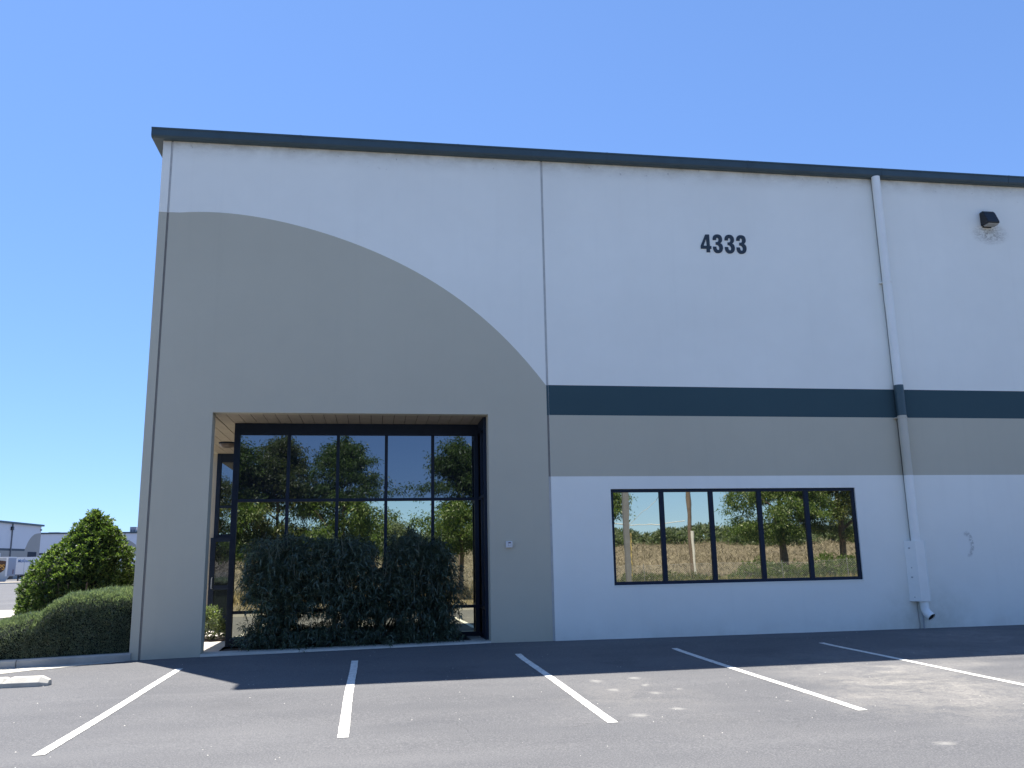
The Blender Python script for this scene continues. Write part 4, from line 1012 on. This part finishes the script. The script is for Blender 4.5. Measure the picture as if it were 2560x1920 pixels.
# ------------------------------------------------------------------ across the drive: what the glass reflects
# planter strip with kerb
m = MB(); m.box(-60, 60, -12.16, -12.0, -.4, gz(0, -12)+.13); tag(m.build('drive_kerb', M['conc']), kind='structure')
def pz(x, y):   # planter, then dry bank
    t = -y
    base = gz(x, -12)+.08
    if t < 22: return base + .05*mnoise.noise(Vector((x*.4, y*.4, 0)))
    s = min(1, (t-22)/22.0); s = s*s*(3-2*s)
    return base + s*2.6 + (.35*mnoise.noise(Vector((x*.09, y*.09, 3)))+.12*mnoise.noise(Vector((x*.5, y*.5, 3))))*min(1, (t-22)/6)
xs = [-60+2*i for i in range(81)]; ys = [-90, -80, -70, -60, -54, -50, -47]+[round(-46+1.0*i, 2) for i in range(34)]+[-12.1]
ys = sorted(set(ys)); tag(sheet('bank', xs, ys, M['dry'], zf=pz), kind='structure')

def scatter_blades(name, n, xr, yr, L, W_, mat, lean=.35, dens=None, kind='stuff', label=None, cat=None):
    x = RNG.uniform(*xr, n*2); y = RNG.uniform(*yr, n*2)
    if dens is not None:
        k_ = np.array([dens(a, b) for a, b in zip(x, y)]) > RNG.uniform(0, 1, len(x)); x, y = x[k_], y[k_]
    x, y = x[:n], y[:n]
    z = np.array([pz(a, b) for a, b in zip(x, y)])-.03
    D = np.stack([RNG.normal(0, lean, len(x)), RNG.normal(0, lean, len(x)), np.ones(len(x))], 1)
    o = leaves(name, np.stack([x, y, z], 1), D, L, W_, mat, None, droop=.05); tag(o, label, cat, None, kind); return o
def clump(a, b): return max(0, mnoise.noise(Vector((a*.6, b*.6, 2)))+.35)
scatter_blades('dry_grass', 70000, (-14, 40), (-46, -21), .42, .030, M['brush'], 1.1, None, label='dry brown brush covering the bank across the drive', cat='grass')
scatter_blades('straw_grass', 20000, (-8, 36), (-24, -17.5), .75, .03, M['straw'], .35, clump, label='tufts of pale straw grass at the foot of the bank', cat='grass')
scatter_blades('planter_grass', 6000, (-8, 34), (-17.5, -12.6), .28, .02, M['straw'], .5, lambda a, b: 0 if (abs(a-1.9) < 2.2 and b < -13.0) else clump(a, b), label='short pale grass in the planter strip across the drive', cat='grass')

# hedge-like shrubs along the crest of the bank
k = 0; ORD = 'first second third fourth fifth sixth seventh eighth ninth tenth eleventh twelfth thirteenth fourteenth fifteenth sixteenth seventeenth eighteenth nineteenth twentieth twenty-first'.split()
for x in np.arange(-8, 46, 2.7):
    xx = float(x)+random.uniform(-.8, .8); yy = -42+random.uniform(-2, 2)
    k += 1; bush('crest_bush', ORD[k-1]+' bush from the left end of the row along the crest of the dry bank', xx, yy, pz(xx, yy)-.55, random.uniform(2.0, 2.9), 2.2, random.uniform(1.5, 2.1), 8000, .26, .11, M['leaf_bush'], group='bushes along the crest of the bank', kk=8)
# low green shrubs at the foot of the bank, behind the fence
VL = ['leftmost low green shrub, mirrored at the foot of the first window bay', 'low green shrub mirrored right of the lamp post in the strip window', 'low green shrub mirrored at the left end of the second window bay', 'low green shrub mirrored just right of the utility pole', 'small green shrub mirrored at the left of the middle window bay', 'dark shrub mirrored left of the first tree trunk in the strip window', 'dark shrub mirrored around the foot of the first tree trunk', 'dark shrub mirrored between the two tree trunks', 'tall dark shrub mirrored around the foot of the second tree trunk', 'tallest dark shrub, mirrored at the right end of the strip window']
for vi, (u, v, Yv, rx, rz_) in enumerate(((1560, 1440, 21, 1.3, .75), (1620, 1436, 21.5, 1.2, .8), (1668, 1438, 21, 1.0, .8), (1735, 1436, 21.5, 1.0, .7), (1790, 1438, 21, .9, .65), (1890, 1430, 22, 1.3, 1.1), (1940, 1436, 22.5, 1.1, 1.0), (1995, 1432, 22, 1.4, 1.0), (2065, 1425, 22, 1.5, 1.3), (2115, 1420, 21.5, 1.3, 1.2))):
    p = atY(u, v, Yv+.16); bush('verge_shrub', VL[vi], float(p[0]), -Yv, pz(p[0], -Yv)-.15, rx*1.15, .9, rz_*(1.25 if u < 1850 else 1.35), 2600, .17, .05, M['leaf_tree2' if u < 1850 else 'leaf_tree'], group='low shrubs at the foot of the bank', kk=8)

def tree(x, y, h, r, zc0, mat, n, label, lean=0, L=.155, W_=.052, trunk=.10, prof=None, group='trees across the drive'):
    zb_ = pz(x, y); e = empty('planter_tree', (x, y, zb_), label, 'tree', group)
    t = MB(); t.tube([(x, y, zb_-.1), (x+.03, y, zb_+zc0*.6), (x+lean*.4, y+.05, zb_+zc0+.5), (x+lean, y, zb_+h*.8)], [trunk*1.25, trunk, trunk*.8, .03], 10)
    for i in range(9):
        a = i*2.4; z1 = zc0+(h-zc0)*(.05+.07*i); ln = r*random.uniform(.6, .95)*(1-.05*i)
        t.tube([(x+lean*.4, y, zb_+z1), (x+lean*.5+ln*.5*math.cos(a), y+ln*.5*math.sin(a), zb_+z1+.35*ln), (x+lean*.6+ln*math.cos(a), y+ln*math.sin(a), zb_+z1+.8*ln)], [trunk*.45, trunk*.3, .012], 6)
    t.build('trunk', M['bark'], e, smooth=True)
    # crown: leaf clumps, radius by height
    nb = 62; hh = h-zc0; BC = []; PR_ = prof or [.55, .9, 1, .8, .5, .10]
    while len(BC) < nb:
        q = random.random()**.9; rad = r*np.interp(q, [0, .12, .35, .6, .85, 1], PR_)
        a = random.uniform(0, 2*math.pi); rr = rad*math.sqrt(random.uniform(.05, 1.0))
        rr *= 1+.32*mnoise.noise(Vector((math.cos(a)*1.5+x, math.sin(a)*1.5, q*3)))
        rr = min(rr, rad*.93)
        BC.append((a, x+lean*q+rr*math.cos(a), y+rr*math.sin(a), zb_+zc0+hh*q))
    C0 = []; per = 9
    for a, bx, by, bz in BC:
        for k in range(per):
            t = random.gauss(0, .42); w2 = random.gauss(0, .24)
            C0.append((bx+math.cos(a)*t-math.sin(a)*w2, by+math.sin(a)*t+math.cos(a)*w2, bz-.18*max(0, t)+random.gauss(0, .13)))
    for k in range(14):   # ragged leader shoots on top and at the rim
        a, bx, by, bz = random.choice(BC); 
        for t in range(3): C0.append((bx+.1*t*math.cos(a), by+.1*t*math.sin(a), bz+.22+.14*t))
    nc = len(C0); C0 = np.array(C0); k_ = int(n*2.6)//nc
    sg = RNG.uniform(.10, .24, nc)[:, None, None]
    off = RNG.normal(0, 1, (nc, k_, 3))*sg*np.array([1, 1, .6])
    C = (C0[:, None, :]+off).reshape(-1, 3); D = off.reshape(-1, 3)*1.2+RNG.normal(0, .4, (nc*k_, 3))+np.array([[0, 0, -.15]])
    fol(e, C, D, L, W_, mat, 'crown', droop=.3)
def mp(u, v, Y, gl=GY): return atY(u, v, Y+2*gl)
def tr(u, vtop, vbot, hwpx, Y, mat, n, label, gl=GY, **k):
    p = mp(u, vtop, Y, gl); q = mp(u+hwpx, vtop, Y, gl); zb_ = pz(float(p[0]), -Y); zl = float(mp(u, vbot, Y, gl)[2])-zb_
    print('tree', label[:20], round(float(p[0]), 2), -Y, 'h', round(float(p[2])-zb_, 2), 'r', round(float(q[0]-p[0]), 2), 'zc', round(zl, 2))
    tree(float(p[0]), -Y, float(p[2])-zb_, float(q[0]-p[0]), max(.7, zl), mat, n, label, **k)
tr(585, 1120, 1400, 75, 19.4, M['leaf_tree'], 11000, 'leafy green tree mirrored at the left edge of the entrance glazing')
tr(700, 1112, 1395, 95, 20.2, M['leaf_tree2'], 13000, 'olive green tree mirrored in the second bay of the entrance glazing')
tr(860, 1118, 1385, 102, 19.6, M['leaf_tree'], 14000, 'dense green tree with pointed top mirrored in the middle of the entrance glazing', prof=[.75, .95, 1, .85, .55, .15])
tr(1150, 1120, 1372, 92, 19.5, M['leaf_tree'], 13000, 'green tree with layered boughs mirrored at the right end of the entrance glazing')
tr(978, 1312, 1390, 45, 28, M['leaf_bush'], 3500, 'small pale tree on the bank mirrored between the larger trees')
tr(1480, 1200, 1290, 66, 22, M['leaf_tree'], 8000, 'tree whose right edge shows at the left end of the strip window', gl=.08)
tr(1935, 1130, 1352, 105, 24.5, M['leaf_tree'], 14000, 'broad green tree mirrored right of centre in the strip window', gl=.08, trunk=.17)
tr(2080, 1120, 1340, 100, 25.0, M['leaf_tree2'], 14000, 'broad green tree mirrored in the last bay of the strip window', gl=.08, trunk=.19)
tr(440, 1150, 1395, 90, 20.5, M['leaf_tree2'], 9000, 'tree left of the others, mirrored only in the entrance doors')
tr(1290, 1150, 1370, 80, 21.5, M['leaf_tree2'], 9000, 'tree across the drive opposite the keypad pier')
# lamp post, utility pole, marker post, wires
p = atY(1567, 1300, .16+12.5); x_ = float(p[0]); zb_ = gz(x_, -12)
e = empty('lamp_post', (x_, -12.5, zb_), 'square grey steel lamp post mirrored in the first bay of the strip window', 'lamp post')
m = MB(); m.box(x_-.085, x_+.085, -12.585, -12.415, zb_-.2, zb_+7.5); m.build('post', M['post_grey'], e)
m = MB(); m.box(x_-.14, x_+.14, -12.64, -12.36, zb_-.2, zb_+.35); m.build('base', M['conc'], e)
m = MB(); m.box(x_-.03, x_+.03, -12.41, -11.9, zb_+7.2, zb_+7.26); m.build('arm', M['post_grey'], e)
m = MB(); m.box(x_-.2, x_+.2, -11.9, -11.3, zb_+7.15, zb_+7.30); m.build('lamp_head', M['post_grey'], e)
p = atY(1721, 1230, .16+24); x_ = float(p[0]); UY = -24; zb_ = pz(x_, UY)
e = empty('utility_pole', (x_, UY, zb_), 'wooden utility pole with pale guard pipe mirrored in the second bay of the strip window', 'utility pole')
m = MB(); m.tube([(x_, UY, zb_-.3), (x_+.03, UY, zb_+4), (x_-.02, UY, zb_+9)], [.115, .10, .085], 12); m.build('pole', M['pole_wood'], e, smooth=True)
zt = float(atY(1724, 1328, 24.16)[2]); zl = zb_
m = MB(); m.tube([(x_+.09, UY+.14, zl), (x_+.08, UY+.14, zt)], .062, 10); m.build('guard_pipe', M['roof'], e, smooth=True)
m = MB(); m.box(x_-1.1, x_+1.1, UY-.2, UY-.1, zb_+8.2, zb_+8.32); m.build('crossarm', M['pole_wood'], e)
a = atY(1717, 1301, 24.1); b = atY(1650, 1310, 24); c = atY(1580, 1311, 24); d = atY(1400, 1290, 24)
m = MB(); m.tube([(float(q[0]), -float(q[1]), float(q[2])) for q in (a, b, c, d)], .020, 6); tag(m.build('service_cable', M['roof']), 'pale sagging cable running from the utility pole to the left', 'cable')
a = atY(1645, 1250, 24); b = atY(1598, 1292, 24); c = atY(1575, 1312, 24)
m = MB(); m.tube([(x_, UY, zb_+6.5), (float(a[0]), UY, float(a[2])), (float(b[0]), UY, float(b[2])), (float(c[0]), UY, float(c[2]))], .009, 5); tag(m.build('guy_wire', M['black']), 'thin dark guy wire slanting down from the utility pole', 'cable')
p = atY(1580, 1340, 22.16); q_ = atY(1580, 1330, 22.16); x_ = float(p[0])
m = MB(); m.tube([(x_, -22, pz(x_, -22)), (x_, -22, float(q_[2]))], .035, 8); tag(m.build('marker_post', M['yellow']), 'thin pale yellow marker post beside the lamp post reflection', 'marker post')
# tree stake near the right-hand tree
p = atY(1147, 1385, 2*GY+16.5); x_ = float(p[0]); m = MB(); m.tube([(x_, -16.5, 0), (x_, -16.5, float(p[2]))], .03, 8); tag(m.build('tree_stake', M['pole_wood']), 'slim wooden stake mirrored at the right end of the entrance glazing', 'stake')
# chain link fence between planter and bank
FY = -19.0
fe = empty('chain_link_fence', (0, FY, 0), 'galvanised chain link fence between the planter and the dry bank', 'fence')
zf = lambda x: pz(x, FY)
for x in np.arange(-14, 40, 3.0):
    m = MB(); m.tube([(x, FY, zf(x)-.1), (x, FY, zf(x)+1.35)], .016, 8); m.build('post', M['post_grey'], fe)
V = []; Q = []
for s in (-1, 1):
    for x in np.arange(-14, 40, .085):
        h = 1.2; x2 = x+s*h
        if not (-14 <= x2 <= 40): continue
        i0 = len(V); w = .0035
        V += [(x-w, FY, zf(x)+.05), (x+w, FY, zf(x)+.05), (x2+w, FY+.004*s, zf(x2)+1.25), (x2-w, FY+.004*s, zf(x2)+1.25)]; Q.append((i0, i0+1, i0+2, i0+3))
o = np_mesh('wire_mesh', V, Q, M['tin'], fe); o['kind'] = 'stuff'
m = MB(); m.tube([(x, FY, zf(x)+1.26) for x in np.arange(-14, 40.1, 3)], .004, 5); m.build('tension_wire', M['tin'], fe)

# small litter and pebbles on the asphalt
V = []; Q = []
for i in range(260):
    x = random.uniform(-5, 13); y = random.uniform(-11, -.3); s = random.uniform(.004, .010); z = gz(x, y)+.002
    a = random.uniform(0, 3); c, s2 = math.cos(a)*s, math.sin(a)*s; i0 = len(V)
    V += [(x-c, y-s2, z), (x+s2, y-c, z), (x+c, y+s2, z), (x-s2, y+c, z), (x, y, z+s*.9)]
    Q += [(i0, i0+1, i0+4), (i0+1, i0+2, i0+4), (i0+2, i0+3, i0+4), (i0+3, i0, i0+4)]
o = np_mesh('pebbles', V, Q, simple('pebble', (.42, .40, .36), .8, 0, .4, 3), tri=True); tag(o, 'small pale pebbles scattered on the asphalt', 'gravel', kind='stuff')
print('objects', len(bpy.data.objects))
